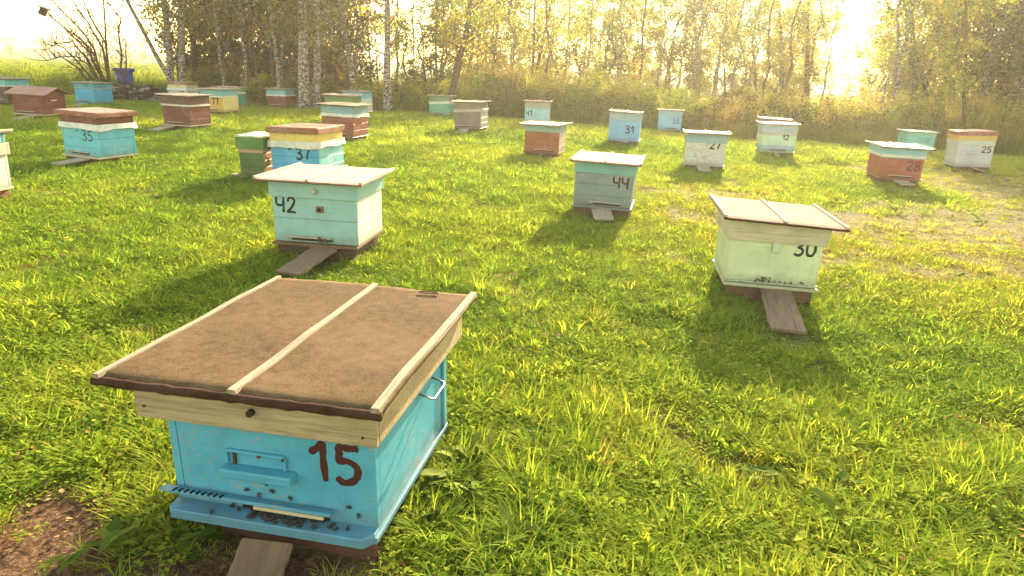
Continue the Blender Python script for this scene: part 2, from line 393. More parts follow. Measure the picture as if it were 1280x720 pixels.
HIVE_RECTS = []; PLANKS = []; HV = {}
GROUP = 'wooden beehives standing in the meadow'
def hive(key, pos, label, body, side=None, nb=3, layers=(), roof=None, num=None, plank=None, base=None, stand=True,
         entrance=True, wear=.35, tiltx=0., standcol=None, standlabel=None, plabel=None, extra=None, name='beehive', cat='beehive', W=None, D=None, splits=None):
    X, Y, yaw, w0, d0, H, s, tt = pos; W = W or w0; D = D or d0
    z0 = s+float(gz0(X, Y)); gl = float(gz(X, Y))
    e = empty(name, (X, Y, z0)); e.rotation_euler = (tiltx, -tt, yaw)
    tag(e, label, cat, GROUP)
    HV[key] = (e, W, D, H, s)
    bm_ = paint(body, wear)
    mb = walls(MB(), W, D, 0.0, H, nb, seed=len(HV)*3+1)
    b = mb.build('body', bm_, e, bevel=.002)
    if side:            # the right wall boards get a colour separate from the front
        m2 = MB(); 
        hs = H/nb
        for i in range(nb): m2.box((W/2+.0035, D/2, hs*(i+.5)), (.009, D-.008, hs-.004))
        m2.build('side_panel', paint(side, wear), e, bevel=.0015)
    if splits:
        for (za, zb, cc) in splits:
            m2 = MB(); m2.box((0, -.003, (za+zb)/2), (W-.004, .008, zb-za)); m2.box((W/2+.003, D/2, (za+zb)/2), (.008, D-.01, zb-za)); m2.box((-W/2-.003, D/2, (za+zb)/2), (.008, D-.01, zb-za))
            m2.build('painted_board', paint(cc, wear), e, bevel=.0015)
    # floor board
    fb = MB().box((0, D/2-.012, -.012), (W+.02, D+.05, .022)).build('floor_board', base or bm_, e, bevel=.003)
    if entrance:
        ew = W*.48; ex = entrance if isinstance(entrance, float) else 0.
        MB().box((ex, -.0045, .026), (ew, .012, .014)).build('entrance_slot', plain('dark_gap', (.012, .009, .007), .9), e)
        MB().box((ex-.02, -.010, .043), (ew*1.15, .018, .016)).build('entrance_strip', GREYWOOD, e, bevel=.002)
    z = H
    for ly in layers:
        kind, h, ov, col = ly[:4]
        if kind == 'band':
            m_ = walls(MB(), W+2*ov, D+2*ov, z-.012 if ov > .008 else z, z+h, ly[4] if len(ly) > 4 else 1, y0=-ov, seed=int(h*999))
            m_.build('lid_skirt', col if not isinstance(col, tuple) else paint(col, wear), e, bevel=.002); z += h
        elif kind == 'slab':
            m_ = MB().box((0, D/2, z+h/2), (W+2*ov, D+2*ov, h)); m_.box((0, D/2, z+h+.004), (W+2*ov-.02, D+2*ov-.02, .008))
            m_.build('roof', paint(col, .55) if isinstance(col, tuple) else col, e, bevel=.006, seg=2); z += h
        elif kind == 'cloth':
            cloth_strip(W, D, z+h, h, ov, len(HV)+1, ly[4] if len(ly) > 4 else 0).build('cloth_strip', cloth_mat(col), e, smooth=True)
        elif kind == 'strip':
            m_ = MB(); q = W/2+.008; sk = ly[4] if len(ly) > 4 else 0
            rot = Matrix.Rotation(-sk, 3, 'Y')
            m_.box((0, -.009, z+h/2), (W+.03, .014, h), rot); m_.box((q, D/2, z+h/2-sk*W/2*0), (.014, D-.01, h)); m_.box((-q, D/2, z+h/2), (.014, D-.01, h))
            m_.build('joint_strip', paint(col, wear) if isinstance(col, tuple) else col, e, bevel=.002)
    if roof:
        x0, x1, y0, y1 = roof['r']; zr = z+.008; tilt = roof.get('tilt', 0.); tm = Matrix.Rotation(tilt, 4, 'Y')@Matrix.Rotation(roof.get('yaw', 0.), 4, 'Z')
        rt = roof['m']; nx, ny = 22, 22; mb = MB(); vs = []; sd_ = len(HV)
        for layer, dz in ((0, .012), (1, 0.)):
            for j in range(ny+1):
                for i in range(nx+1):
                    px, py = x0+(x1-x0)*i/nx, y0+(y1-y0)*j/ny
                    zz = zr+dz+.0025*noise.noise(Vector((px*5, py*5, sd_)))
                    if j == 0: zz -= .006
                    edge = .0035*noise.noise(Vector((px*9, py*9, sd_+5.5)))
                    if j in (0, ny): py += edge
                    if i in (0, nx): px += edge*.6
                    vs.append((px, py, zz))
        n_ = (nx+1)*(ny+1)
        fs = []
        for j in range(ny):
            for i in range(nx):
                a = j*(nx+1)+i; fs.append((a, a+1, a+nx+2, a+nx+1)); fs.append((n_+a, n_+a+nx+1, n_+a+nx+2, n_+a+1))
        for i in range(nx):
            fs.append((i, n_+i, n_+i+1, i+1)); a = ny*(nx+1)+i; fs.append((a, a+1, n_+a+1, n_+a))
        for j in range(ny):
            a = j*(nx+1); b2 = (j+1)*(nx+1); fs.append((a, b2, n_+b2, n_+a)); a += nx; b2 += nx; fs.append((a, n_+a, n_+b2, b2))
        mb.add(vs, fs)
        ro = mb.build('roof', rt, e, smooth=False)
        zb = zr+.012
        lip = MB(); lp = [(x0+(x1-x0)*i/16, y0-.004+.0015*math.sin(i*1.7+sd_), zr-.002+.0012*math.sin(i*2.3+sd_)) for i in range(17)]
        lip.tube(lp, [roof.get('lip', .010)*(.85+.12*math.sin(i*3.1)) for i in range(17)], 8).build('rolled_edge', roof.get('lipm', felt((.075, .035, .022))), ro, smooth=True)
        for bx in roof.get('bat', (.0, .5, 1.)):
            bw = roof.get('bw', .026); xx = x0+(x1-x0)*bx; xx = min(max(xx, x0+bw/2+.002), x1-bw/2-.002)
            m_ = MB(); segs = 9; vv = []
            for k in range(segs+1):
                yy = y0-.006+(y1-y0+.012)*k/segs; dx = .004*noise.noise(Vector((yy*4, bx*9, sd_))); dz = .003*noise.noise(Vector((yy*5, bx*7, sd_+3)))
                vv += [(xx-bw/2+dx, yy, zb-.004), (xx+bw/2+dx, yy, zb-.004), (xx+bw/2+dx, yy, zb+.012+dz), (xx-bw/2+dx, yy, zb+.012+dz)]
            ff = []
            for k in range(segs):
                a = k*4; ff += [(a, a+1, a+5, a+4), (a+1, a+2, a+6, a+5), (a+2, a+3, a+7, a+6), (a+3, a, a+4, a+7)]
            ff += [(3, 2, 1, 0), tuple(segs*4+i for i in range(4))]
            m_.add(vv, ff); bt = m_.build('batten', roof.get('bm', PALEWOOD), ro, bevel=.002)
        if tilt or 'yaw' in roof:
            ro.matrix_local = Matrix.Translation((0, D/2, zr)) @ tm @ Matrix.Translation((0, -D/2, -zr))
    if num:
        for q in (num if isinstance(num, list) else [num]):
            number(q[0], e, q[1]*W-W/2, q[2]*H, q[3], q[4] if len(q) > 4 else INK, w_=q[5] if len(q) > 5 else None, y=-.0015 if not splits else -.0075)
    # stand
    yaw_m = Matrix.Rotation(yaw, 3, 'Z')
    if stand:
        st = empty('hive_stand', (X, Y, gl)); st.rotation_euler = (0, 0, yaw)
        tag(st, standlabel or ('timber stand under the ' + label.split(' with ')[0]), 'hive stand', 'timber stands under the beehives')
        h = s-.026+float(gz0(X, Y))-gl
        sw = standcol or STANDW
        for xx in (-1, 1):
            MB().box((xx*(W/2-.06), D/2, h-.035), (.07, D-.02, .07)).build('beam', sw, st, bevel=.004)
            for yy in (.07, D-.07):
                MB().box((xx*(W/2-.06), yy, (h-.07)/2-.03), (.085, .09, h-.07+.058)).build('block', sw, st, bevel=.006)
        MB().box((0, .014, h/2-.012), (W-.03, .024, h+.03)).build('cross_board', sw, st, bevel=.003)
    HIVE_RECTS.append((X, Y, yaw, W, D, s))
    if plank:
        u, endpx, pw, th = plank
        top = Vector((X, Y, 0))+yaw_m @ Vector((u*W-W/2, -.03, 0)); top.z = z0-.03
        end = gpt(*endpx); end.z += .045
        d = end-top; L = d.length
        po = empty('landing_plank', end) if False else None
        mb = MB(); rr = random.Random(len(HV)); segs = 8; vv = []; up = Vector((0, 0, 1)); sdv = d.cross(up).normalized(); nrm = sdv.cross(d).normalized()
        ax = d.normalized()
        for k in range(segs+1):
            f = k/segs; wl = pw*(1+.05*rr.uniform(-1, 1)); jit = .004*rr.uniform(-1, 1)
            for a, b2 in ((-1, -1), (1, -1), (1, 1), (-1, 1)):
                vv.append((a*wl/2+jit, (1-f)*L-L, b2*th/2+.002*rr.uniform(-1, 1)))
        ff = []
        for k in range(segs):
            a = k*4; ff += [(a, a+4, a+5, a+1), (a+1, a+5, a+6, a+2), (a+2, a+6, a+7, a+3), (a+3, a+7, a+4, a)]
        ff += [(0, 1, 2, 3), tuple(segs*4+i for i in (3, 2, 1, 0))]
        mb.add(vv, ff)
        po = mb.build('landing_plank', PLANK if key in ('42', '30') else PLANKPALE, None, bevel=.003)
        m = Matrix((sdv, -ax, nrm if nrm.z > 0 else -nrm)).transposed()
        if m.determinant() < 0: m = Matrix((-sdv, -ax, nrm if nrm.z > 0 else -nrm)).transposed()
        po.matrix_world = Matrix.Translation(top) @ m.to_4x4()
        tag(po, plabel or ('grey plank ramp leaning on the ' + label.split(' with ')[0]), 'plank', 'landing planks leaning on the hives')
        PLANKS.append((top.x, top.y, end.x, end.y, pw))
    if extra: extra(e, W, D, H, z)
    return e

ROOFPALE = felt((.40, .31, .25)); ROOFTAN = felt((.30, .20, .145)); ROOFGREY = felt((.22, .19, .15)); ROOFWHITE = felt((.62, .55, .45)); ROOFBROWN = felt((.105, .066, .032))
LIPB = felt((.06, .026, .016)); LIPT = felt((.20, .11, .08)); WHITEW = wood((.58, .5, .4), .7, 1); PALEY = wood((.50, .37, .22), .55, 1); PINKW = wood((.48, .37, .28), .6, 1)
def std_roof(W, D, m, ov=.08, ovy=.10, lip=.007, lipm=LIPT, bm=PINKW, bat=(0., .5, 1.), **k):
    return dict(r=(-W/2-ov, W/2+ov, -ovy, D+ovy), m=m, lip=lip, lipm=lipm, bm=bm, bat=bat, bw=.022, **k)

BLUE = (.075, .33, .45); TEAL = (.27, .45, .42)
# --- hive 15, the large one in front
def ex15(e, W, D, H, z):
    pb = paint(BLUE, .2)
    # hand hold: a bar with a recessed wire loop above
    MB().box((-.035, -.022, .155), (.245, .042, .034)).build('handle_bar', pb, e, bevel=.006, seg=2)
    w_ = MB()
    for z_ in (.222,): w_.box((-.045, -.008, z_), (.20, .014, .008))
    for x_ in (-.145, .055): w_.box((x_, -.008, .198), (.008, .014, .045))
    w_.build('handle_frame', pb, e, bevel=.002)
    for x_ in (-.03, .052): MB().tube([(x_, .004, .216), (x_, -.017, .216)], .006, 8).build('nail', NAIL, e)
    MB().box((-.12, -.006, .195), (.008, .012, .04)).build('hasp', NAIL, e)
    # long ledge strip over the entrance, with small slits at its left end
    MB().box((-.09, -.020, .052), (.60, .040, .012), Matrix.Rotation(R(-14), 3, 'X')).build('entrance_ledge', paint((.07, .31, .42), .45), e, bevel=.003)
    sl_ = MB()
    for k in range(9): sl_.box((-.335+k*.021, -.030, .060), (.007, .020, .006), Matrix.Rotation(R(-14), 3, 'X'))
    sl_.build('ledge_slit', plain('dark_gap', (.012, .009, .007), .9), e)
    MB().box((.065, -.031, .040), (.24, .012, .013)).build('entrance_slide', PALEWOOD, e, bevel=.002)
    MB().box((.04, -.004, .022), (.30, .012, .016)).build('entrance_slot', plain('dark_gap', (.012, .009, .007), .9), e)
    # landing ledge with cut corners
    hw = W/2+.001; dp = .062
    vs = [(-hw, .01), (-hw, -dp+.018), (-hw+.014, -dp), (hw-.03, -dp), (hw, -dp+.03), (hw, .01)]
    mb = MB(); n = len(vs); mb.add([(x, y, .012-.10*max(0, -y)) for x, y in vs]+[(x, y, -.024-.08*max(0, -y)) for x, y in vs],
        [tuple(range(n-1, -1, -1))[::-1], tuple(n+i for i in range(n-1, -1, -1))]+[(i, i+n, (i+1) % n+n, (i+1) % n) for i in range(n)])
    mb.build('landing_ledge', paint((.06, .33, .50), .25), e, bevel=.003)
    # corner board, side frame boards, wire handle
    c_ = MB(); c_.box((-W/2+.030, -.0005, H/2+.02), (.0022, .003, H-.06)); c_.build('board_joint', plain('blue_joint_line', (.02, .10, .15), .9), e)  # thin dark blue line marking the joint between two boards
    hd = MB(); q = W/2; hd.tube([(q, .40, .275), (q+.045, .40, .262), (q+.052, .41, .258), (q+.052, .53, .258), (q+.045, .54, .262), (q, .54, .275)], .004, 8)
    hd.build('wire_handle', STEEL, e, smooth=True)
    MB().box((W/2+.004, D-.02, .15), (.012, .03, H-.03)).build('side_batten', paint((.08, .36, .44), .4), e, bevel=.002)
    k_ = MB(); k_.tube([(-.025, -.02, H+.058), (-.025, -.048, H+.058)], .011, 12); k_.build('knot_hole', plain('dark_knot', (.035, .018, .01), .8), e)
    n2 = MB()
    for a, b2 in ((.33, .02), (.33, .09), (-.4, .03), (-.4, .09)): MB().tube([(a, -.02, H+b2), (a, -.036, H+b2)], .004, 6).build('nail', NAIL, e)
H15 = (-0.732, 1.814, -0.194, 0.703, 0.695, 0.324, 0.119, 0.015)
hive('15', H15, 'big bright blue beehive with brown number 15 and brown fibreboard roof, nearest of all', BLUE, nb=1,
     layers=[], wear=.40, plank=None, entrance=False, extra=ex15, stand=True, standcol=wood((.11, .05, .03), .5, 0),
     num=('15', .70, .49, .128, REDINK, .11))
def skirt15():
    e, W, D, H, s = HV['15']
    x0, x1, y0, y1, h = -.435, .372, -.030, .88, .133
    m = MB(); t_ = .022
    m.box(((x0+x1)/2, y0+t_/2, H+h/2-.012), (x1-x0, t_, h)); m.box(((x0+x1)/2, y1-t_/2, H+h/2-.012), (x1-x0, t_, h))
    m.box((x0+t_/2, (y0+y1)/2, H+h/2-.012), (t_, y1-y0-2*t_-.004, h)); m.box((x1-t_/2, (y0+y1)/2, H+h/2-.012), (t_, y1-y0-2*t_-.004, h))
    m.build('lid_skirt', wood((.40, .30, .17), .35, 0), e, bevel=.003)
    e2 = e
    x0, x1, y0, y1 = -.530, .408, -.066, .985; zr = H+.127
    mb = MB(); nx = ny = 40; vs = []
    for layer, dz in ((0, .012), (1, 0.)):
        for j in range(ny+1):
            for i in range(nx+1):
                px, py = x0+(x1-x0)*i/nx, y0+(y1-y0)*j/ny
                zz = zr+dz+.007*noise.noise(Vector((px*3.5, py*3.5, 2)))+.0015*noise.noise(Vector((px*30, py*30, 2)))
                if j <= 1: zz -= .010*(1-j)
                if j in (0, ny): py += .006*noise.noise(Vector((px*8, 1, 4)))+.003*noise.noise(Vector((px*40, 1, 4)))
                vs.append((px, py, zz))
    n_ = (nx+1)*(ny+1); fs = []
    for j in range(ny):
        for i in range(nx):
            a = j*(nx+1)+i; fs.append((a, a+1, a+nx+2, a+nx+1)); fs.append((n_+a, n_+a+nx+1, n_+a+nx+2, n_+a+1))
    for i in range(nx):
        fs.append((i, n_+i, n_+i+1, i+1)); a = ny*(nx+1)+i; fs.append((a, a+1, n_+a+1, n_+a))
    for j in range(ny):
        a = j*(nx+1); b2 = (j+1)*(nx+1); fs.append((a, b2, n_+b2, n_+a)); a += nx; b2 += nx; fs.append((a, n_+a, n_+b2, b2))
    mb.add(vs, fs); ro = mb.build('roof', ROOFBROWN, e, smooth=True)
    lp = [(x0+(x1-x0)*i/30, y0-.006+.004*noise.noise(Vector((i*.5, 0, 0))), zr-.006+.003*noise.noise(Vector((i*.3, 3, 0)))) for i in range(31)]
    MB().tube(lp, [.014*(1+.35*noise.noise(Vector((i*.7, 9, 0)))) for i in range(31)], 10).build('rolled_edge', felt((.050, .024, .014)), ro, smooth=True)
    bm = wood((.30, .23, .155), .32, 1)
    for xx, bw, hh in ((x0+.013, .022, .012), (-.055, .030, .013), (x1-.016, .030, .016)):
        vv = []; segs = 24
        for k in range(segs+1):
            yy = y0-.012+(y1-y0+.02)*k/segs; dx = .007*noise.noise(Vector((yy*2.6, xx*9, 1))); dz = .003*noise.noise(Vector((yy*5, xx*7, 3)))
            w2 = bw*(1+.12*noise.noise(Vector((yy*6, xx*3, 8)))); zz = zr+.008+.007*noise.noise(Vector((xx*3.5, yy*3.5, 2)))
            vv += [(xx-w2/2+dx, yy, zz-.004), (xx+w2/2+dx, yy, zz-.004), (xx+w2/2*.85+dx, yy, zz+hh+dz), (xx-w2/2*.85+dx, yy, zz+hh+dz*.5)]
        ff = []
        for k in range(segs):
            a = k*4; ff += [(a, a+1, a+5, a+4), (a+1, a+2, a+6, a+5), (a+2, a+3, a+7, a+6), (a+3, a, a+4, a+7)]
        ff += [(3, 2, 1, 0), tuple(segs*4+i for i in range(4))]
        MB().add(vv, ff).build('batten', bm, ro, bevel=.002)
    lo = MB(); lo.tube([(.21+.035*math.cos(a*.5)*1.3, .93+.012*math.sin(a*.5)+a*.0006, zr+.020) for a in range(16)], .0025, 6); lo.build('wire_loop', NAIL, ro, smooth=True)
skirt15()
def mkplank(px_end, top, pw, th, label, mat=PLANK):
    pass

def ex42(e, W, D, H, z):
    MB().ball((.018, -.036, H+.045), (.022, .02, .02)).build('wooden_knob', PALEWOOD, e, smooth=True)
    MB().box((.045, -.010, .265), (.055, .018, .048)).build('vent_block', wood((.24, .13, .08), .5, 0), e, bevel=.004)
    MB().tube([(.045, -.008, .265), (.045, -.024, .265)], .014, 12).build('vent_hole', plain('dark_gap', (.012, .009, .007), .9), e)
P = {
'42': (-1.505, 4.944, -0.127, 0.657, 0.562, 0.358, 0.14, -0.001), '30': (1.812, 4.513, -0.137, 0.617, 0.56, 0.315, 0.128, -0.012),
'44': (0.916, 7.035, -0.223, 0.61, 0.56, 0.353, 0.117, -0.015), '37': (-2.649, 8.066, -0.219, 0.626, 0.617, 0.317, 0.118, 0.021),
'nuc': (-3.194, 8.108, -0.108, 0.294, 0.5, 0.247, 0.092, -0.003), 'edge': (-5.325, 5.946, -0.079, 0.62, 0.614, 0.324, 0.137, -0.04),
'35': (-5.63, 8.731, -0.308, 0.608, 0.564, 0.343, 0.113, -0.024), 'br': (-6.56, 13.173, -0.238, 0.616, 0.581, 0.344, 0.118, -0.007),
'gable': (-9.847, 13.807, -0.046, 0.633, 0.65, 0.372, 0.133, -0.024), 'bluefar': (-11.44, 18.215, -0.236, 0.622, 0.597, 0.349, 0.125, -0.003),
'dark': (-12.753, 16.888, -0.292, 0.62, 0.607, 0.359, 0.13, -0.013), 'stack': (-10.073, 20.448, -0.195, 0.608, 0.537, 0.34, 0.106, 0.012),
'yellow': (-7.624, 17.154, -0.23, 0.629, 0.612, 0.329, 0.123, 0.012), 'gbeh': (-8.655, 20.319, -0.263, 0.62, 0.577, 0.321, 0.11, -0.008),
'redblue': (-7.392, 21.074, -0.182, 0.626, 0.575, 0.295, 0.104, 0.007), 'rb2': (-3.286, 12.464, -0.25, 0.617, 0.581, 0.347, 0.12, -0.012),
'gb2': (-4.226, 16.145, -0.203, 0.657, 0.599, 0.376, 0.128, 0.008), 'bb2': (-4.722, 19.648, -0.292, 0.625, 0.584, 0.356, 0.129, 0.014),
'g20': (-2.432, 21.097, -0.175, 0.628, 0.56, 0.289, 0.101, 0.0), 'g21': (-1.161, 15.709, -0.237, 0.622, 0.592, 0.346, 0.123, 0.021),
'41': (0.476, 18.89, -0.187, 0.62, 0.56, 0.35, 0.12, 0.008), 'or': (0.41, 11.64, -0.254, 0.598, 0.56, 0.345, 0.108, -0.007),
'31': (2.199, 14.25, -0.208, 0.635, 0.56, 0.385, 0.141, -0.004), '33': (4.088, 18.64, -0.195, 0.617, 0.56, 0.348, 0.117, 0.011),
'27': (3.028, 10.965, -0.201, 0.616, 0.56, 0.348, 0.118, 0.006), '12': (5.142, 13.507, -0.161, 0.628, 0.554, 0.377, 0.135, 0.013),
'be': (6.057, 16.354, -0.271, 0.647, 0.56, 0.364, 0.141, -0.024), '28': (5.941, 10.492, -0.184, 0.602, 0.642, 0.317, 0.11, -0.009),
'tq': (9.276, 15.815, -0.132, 0.592, 0.543, 0.319, 0.094, 0.009), '25': (8.536, 12.758, -0.211, 0.604, 0.535, 0.388, 0.126, 0.047)}
def rf(k, m, **kw): return std_roof(P[k][3], P[k][4], m, **kw)
WHITE = (.62, .60, .52); CLOTH = (.66, .60, .50)
hive('42', P['42'], 'turquoise beehive with black number 42 and pale flat roof, behind the big blue hive', TEAL, side=(.64, .64, .55), nb=2, layers=[('band', .112, .018, TEAL)],
     roof=dict(r=(-.425, .41, -.09, .70), m=ROOFPALE, lip=.009, lipm=LIPT, bm=PINKW, bat=(0., .5, 1.), bw=.022), num=('42', .04, .63, .112, INK, .095),
     plank=(.62, (360, 350), .20, .022), entrance=-.03, extra=ex42, base=wood((.16, .09, .05), .5, 0), wear=.3, standcol=wood((.09, .055, .035), .5, 0))
def ex30(e, W, D, H, z):
    MB().box((.0, -.012, H-.045), (.05, .012, .07)).build('wooden_tab', paint((.55, .62, .42), .4), e, bevel=.002)
    MB().box((0, -.012, .012), (W+.01, .02, .016)).build('ledge', paint((.50, .58, .38), .5), e, bevel=.002)
hive('30', P['30'], 'pale mint beehive with black number 30 and brown roof with battens, right of centre', (.56, .60, .35),
     layers=[('band', .06, .022, wood((.50, .42, .28), .6, 0)), ('band', .070, .026, wood((.52, .45, .30), .65, 0))],
     roof=dict(r=(-.39, .425, -.085, .74), m=ROOFTAN, lip=.009, lipm=LIPB, bm=PALEY, bat=(0., .5, 1.), bw=.022, tilt=R(1.6)), num=('30', .70, .72, .10, INK, .10),
     plank=(.56, (984, 423), .21, .022), entrance=.0, extra=ex30, wear=.25, nb=1)
hive('44', P['44'], 'grey green beehive with red number 44 and turquoise lid skirt, in mid meadow', (.19, .235, .22), layers=[('band', .108, .014, (.15, .36, .32))],
     roof=dict(r=(-.36, .375, -.10, .72), m=ROOFPALE, lip=.010, lipm=LIPT, bm=PINKW, bat=(0., .5, 1.), bw=.02), num=('44', .66, .58, .115, REDINK, .10),
     plank=(.5, (755, 280), .20, .022), entrance=.05, wear=.3)
def ex37(e, W, D, H, z):
    number('65', e, 0, .13, .085, PALEINK, side=(W/2+.0085, .20))
hive('37', P['37'], 'blue beehive with black number 37, yellow band and flat red roof, behind the turquoise hive', (.07, .36, .55), side=(.20, .50, .50),
     layers=[('cloth', .075, .022, CLOTH), ('band', .165, .004, (.68, .48, .12)), ('slab', .062, .03, (.26, .075, .028))], num=('!37', .38, .58, .125, INK, .11), plank=None, extra=ex37)
hive('nuc', P['nuc'], 'small dark green narrow beehive with pale topped lid beside the blue 37 hive', (.065, .125, .03), W=.30, D=.5, side=(.42, .22, .07),
     layers=[('band', .06, .006, wood((.40, .27, .18), .6, 0)), ('band', .125, .024, (.07, .17, .03)), ('slab', .012, .03, (.55, .60, .42))], plank=(.3, (292, 222), .09, .02), entrance=False)
hive('edge', P['edge'], 'white beehive with wood band and teal lid skirt, cut by the left edge', (.55, .55, .47),
     layers=[('band', .10, .022, wood((.52, .38, .26), .6, 0)), ('band', .095, .004, (.14, .34, .34))], roof=rf('edge', ROOFGREY, ov=.05, ovy=.06), base=wood((.5, .42, .3), .6, 0), standcol=wood((.24, .08, .045), .5, 0))
hive('35', P['35'], 'sky blue beehive with black number 35, white cloth and flat red lid, at left', (.12, .46, .54),
     layers=[('cloth', .07, .018, (.70, .66, .58)), ('band', .155, .0, (.15, .032, .018)), ('slab', .055, .04, (.26, .075, .038))], num=('!35', .40, .58, .12, INK, .06),
     plank=(.62, (68, 210), .19, .022), base=wood((.5, .38, .25), .6, 0), entrance=-.03)
hive('br', P['br'], 'dark red beehive with cream strip and thin grey roof, before the yellow hive', (.15, .032, .020), layers=[('strip', .035, 0, (.62, .52, .42)), ('band', .19, .004, (.12, .045, .03))],
     roof=rf('br', ROOFGREY, ov=.07, ovy=.07), plank=(.28, (192, 166), .20, .022), base=wood((.45, .33, .2), .6, 0), entrance=-.02)
def gable(e, W, D, H, z):
    m = MB(); x = W/2+.05; hp = .13; f = -.08; b = D+.08; 
    # ridge runs left-right, gables face the two sides
    vs = []
    for xx in (-x-.06, x+.06):
        vs += [(xx, f, H-.008), (xx, D/2, H+hp), (xx, b, H-.008), (xx, f, H+.010), (xx, D/2, H+hp+.020), (xx, b, H+.010)]
    m.add(vs, [(0, 3, 4, 1), (1, 4, 5, 2), (6, 7, 10, 9), (7, 8, 11, 10), (3, 9, 10, 4), (4, 10, 11, 5), (0, 1, 7, 6), (1, 2, 8, 7), (0, 6, 9, 3), (2, 5, 11, 8)])
    m.build('roof', paint((.28, .085, .045), .5), e, bevel=.003)
    g = MB()
    for xx in (-W/2-.004, W/2+.004):
        g.add([(xx, -.01, H-.001), (xx, D+.01, H-.001), (xx, D/2, H+hp-.01), (xx-math.copysign(.02, xx), -.01, H-.001), (xx-math.copysign(.02, xx), D+.01, H-.001), (xx-math.copysign(.02, xx), D/2, H+hp-.01)],
              [(0, 1, 2), (5, 4, 3), (0, 3, 4, 1), (1, 4, 5, 2), (2, 5, 3, 0)])
    g.build('gable_board', paint((.22, .045, .024), .3), e)
    MB().box((W/2+.012, D*.45, H*.72), (.014, .16, .022)).build('handle_bar', paint((.7, .66, .6), .3), e, bevel=.003)
hive('gable', P['gable'], 'red beehive with pitched gable roof and leaning plank, far left', (.18, .036, .020), layers=[], extra=gable, plank=(.62, (20, 153), .22, .025), entrance=-.05, base=wood((.5, .38, .25), .6, 0))
hive('bluefar', P['bluefar'], 'bright blue beehive with thin flat lid, left of the log pile', (.07, .38, .58), layers=[('strip', .02, 0, wood((.4, .36, .24), .6, 0)), ('band', .13, .008, (.07, .30, .40))], roof=rf('bluefar', ROOFGREY, ov=.05, ovy=.05), plank=(.45, (95, 135), .22, .025), entrance=-.05)
hive('dark', P['dark'], 'dark maroon beehive with light blue lid skirt, half hidden behind the gabled hive', (.075, .03, .022), layers=[('strip', .03, 0, (.6, .55, .5)), ('band', .17, .0, (.15, .45, .50))], roof=rf('dark', felt((.16, .17, .10)), ov=.07, ovy=.07))
hive('stack', P['stack'], 'whitish beehive with cream band and brown flat lid, behind the dark red hive', (.50, .52, .48), layers=[('cloth', .07, .02, (.62, .62, .58)), ('band', .17, .0, (.62, .50, .28)), ('slab', .075, .025, (.27, .12, .06))], num=('22', .60, .62, .12, INK))
def exy(e, W, D, H, z): MB().ball((.05, .25, z+.03), (.08, .05, .02)).build('flat_stone', plain('stone', (.5, .42, .25), .9), e, smooth=True)
hive('yellow', P['yellow'], 'yellow beehive with dark number 77 and teal lid skirt, behind the dark red hive', (.62, .36, .06), side=(.68, .56, .20), layers=[('strip', .03, 0, (.66, .6, .5)), ('band', .18, .0, (.17, .40, .40))], roof=rf('yellow', felt((.42, .38, .24)), ov=.06, ovy=.06), num=('77', .50, .50, .14, INK), extra=exy)
hive('gbeh', P['gbeh'], 'green beehive with white strip peeking out behind the yellow hive', (.06, .30, .20), layers=[('strip', .04, 0, (.66, .6, .5)), ('band', .16, .0, (.20, .34, .24))], roof=rf('gbeh', ROOFTAN, ov=.06, ovy=.06))
def exrb(e, W, D, H, z): MB().box((-.10, .28, z+.028), (.12, .09, .035)).build('yellow_block', paint((.6, .5, .16), .3), e, bevel=.004)
hive('redblue', P['redblue'], 'dark red beehive with light blue lid skirt and greenish roof, below the white birches', (.19, .042, .026), layers=[('strip', .035, 0, (.66, .6, .52)), ('band', .19, .0, (.22, .42, .44))], roof=rf('redblue', felt((.22, .26, .14)), ov=.06, ovy=.06), extra=exrb, nb=2)
hive('rb2', P['rb2'], 'brick red beehive with white cloth and blue grey lid skirt, behind the yellow banded hive', (.25, .07, .04), side=(.32, .10, .06), layers=[('cloth', .055, .016, (.70, .62, .54)), ('band', .195, .004, (.20, .34, .38))], roof=rf('rb2', ROOFTAN, ov=.09, ovy=.08, lipm=LIPB, bat=()))
hive('gb2', P['gb2'], 'dull green beehive with brown roof, directly behind the brick red hive', (.40, .44, .34), layers=[('band', .16, .0, (.12, .22, .07))], roof=rf('gb2', ROOFTAN, ov=.05, ovy=.05, tilt=R(.8)))
hive('bb2', P['bb2'], 'farthest blue and white beehive with grey roof, behind the dull green hive', (.55, .58, .52), layers=[('band', .18, .0, (.18, .42, .58))], roof=rf('bb2', ROOFGREY, ov=.07, ovy=.06))
hive('g20', P['g20'], 'sea green beehive with crooked white strip, far back by the path', (.10, .34, .22), layers=[('strip', .07, 0, (.60, .62, .52), .06), ('band', .22, .0, (.18, .26, .14))], roof=rf('g20', ROOFGREY, ov=.06, ovy=.06), nb=2)
hive('g21', P['g21'], 'weathered grey brown beehive with crooked pale strip and leaning plank', (.20, .15, .12), side=(.33, .29, .22), layers=[('strip', .06, 0, (.44, .36, .28), .05), ('band', .21, .0, (.22, .17, .13))], roof=rf('g21', felt((.30, .25, .2)), ov=.07, ovy=.06), plank=(.42, (574, 169), .22, .025), entrance=-.1)
hive('41', P['41'], 'light blue beehive with number 41 behind the orange hive', (.30, .52, .55), layers=[('band', .18, .004, (.34, .34, .26))], roof=rf('41', ROOFTAN, ov=.05, ovy=.05), num=('41', .05, .45, .14, INK))
hive('or', P['or'], 'rusty orange beehive with askew blue green lid skirt and pale roof', (.30, .075, .020), side=(.55, .42, .30), layers=[('band', .10, .012, (.22, .34, .28))], roof=rf('or', ROOFPALE, ov=.08, ovy=.09, yaw=R(-5), tilt=R(-1.2)), plank=(.48, (676, 198), .22, .022), entrance=.06)
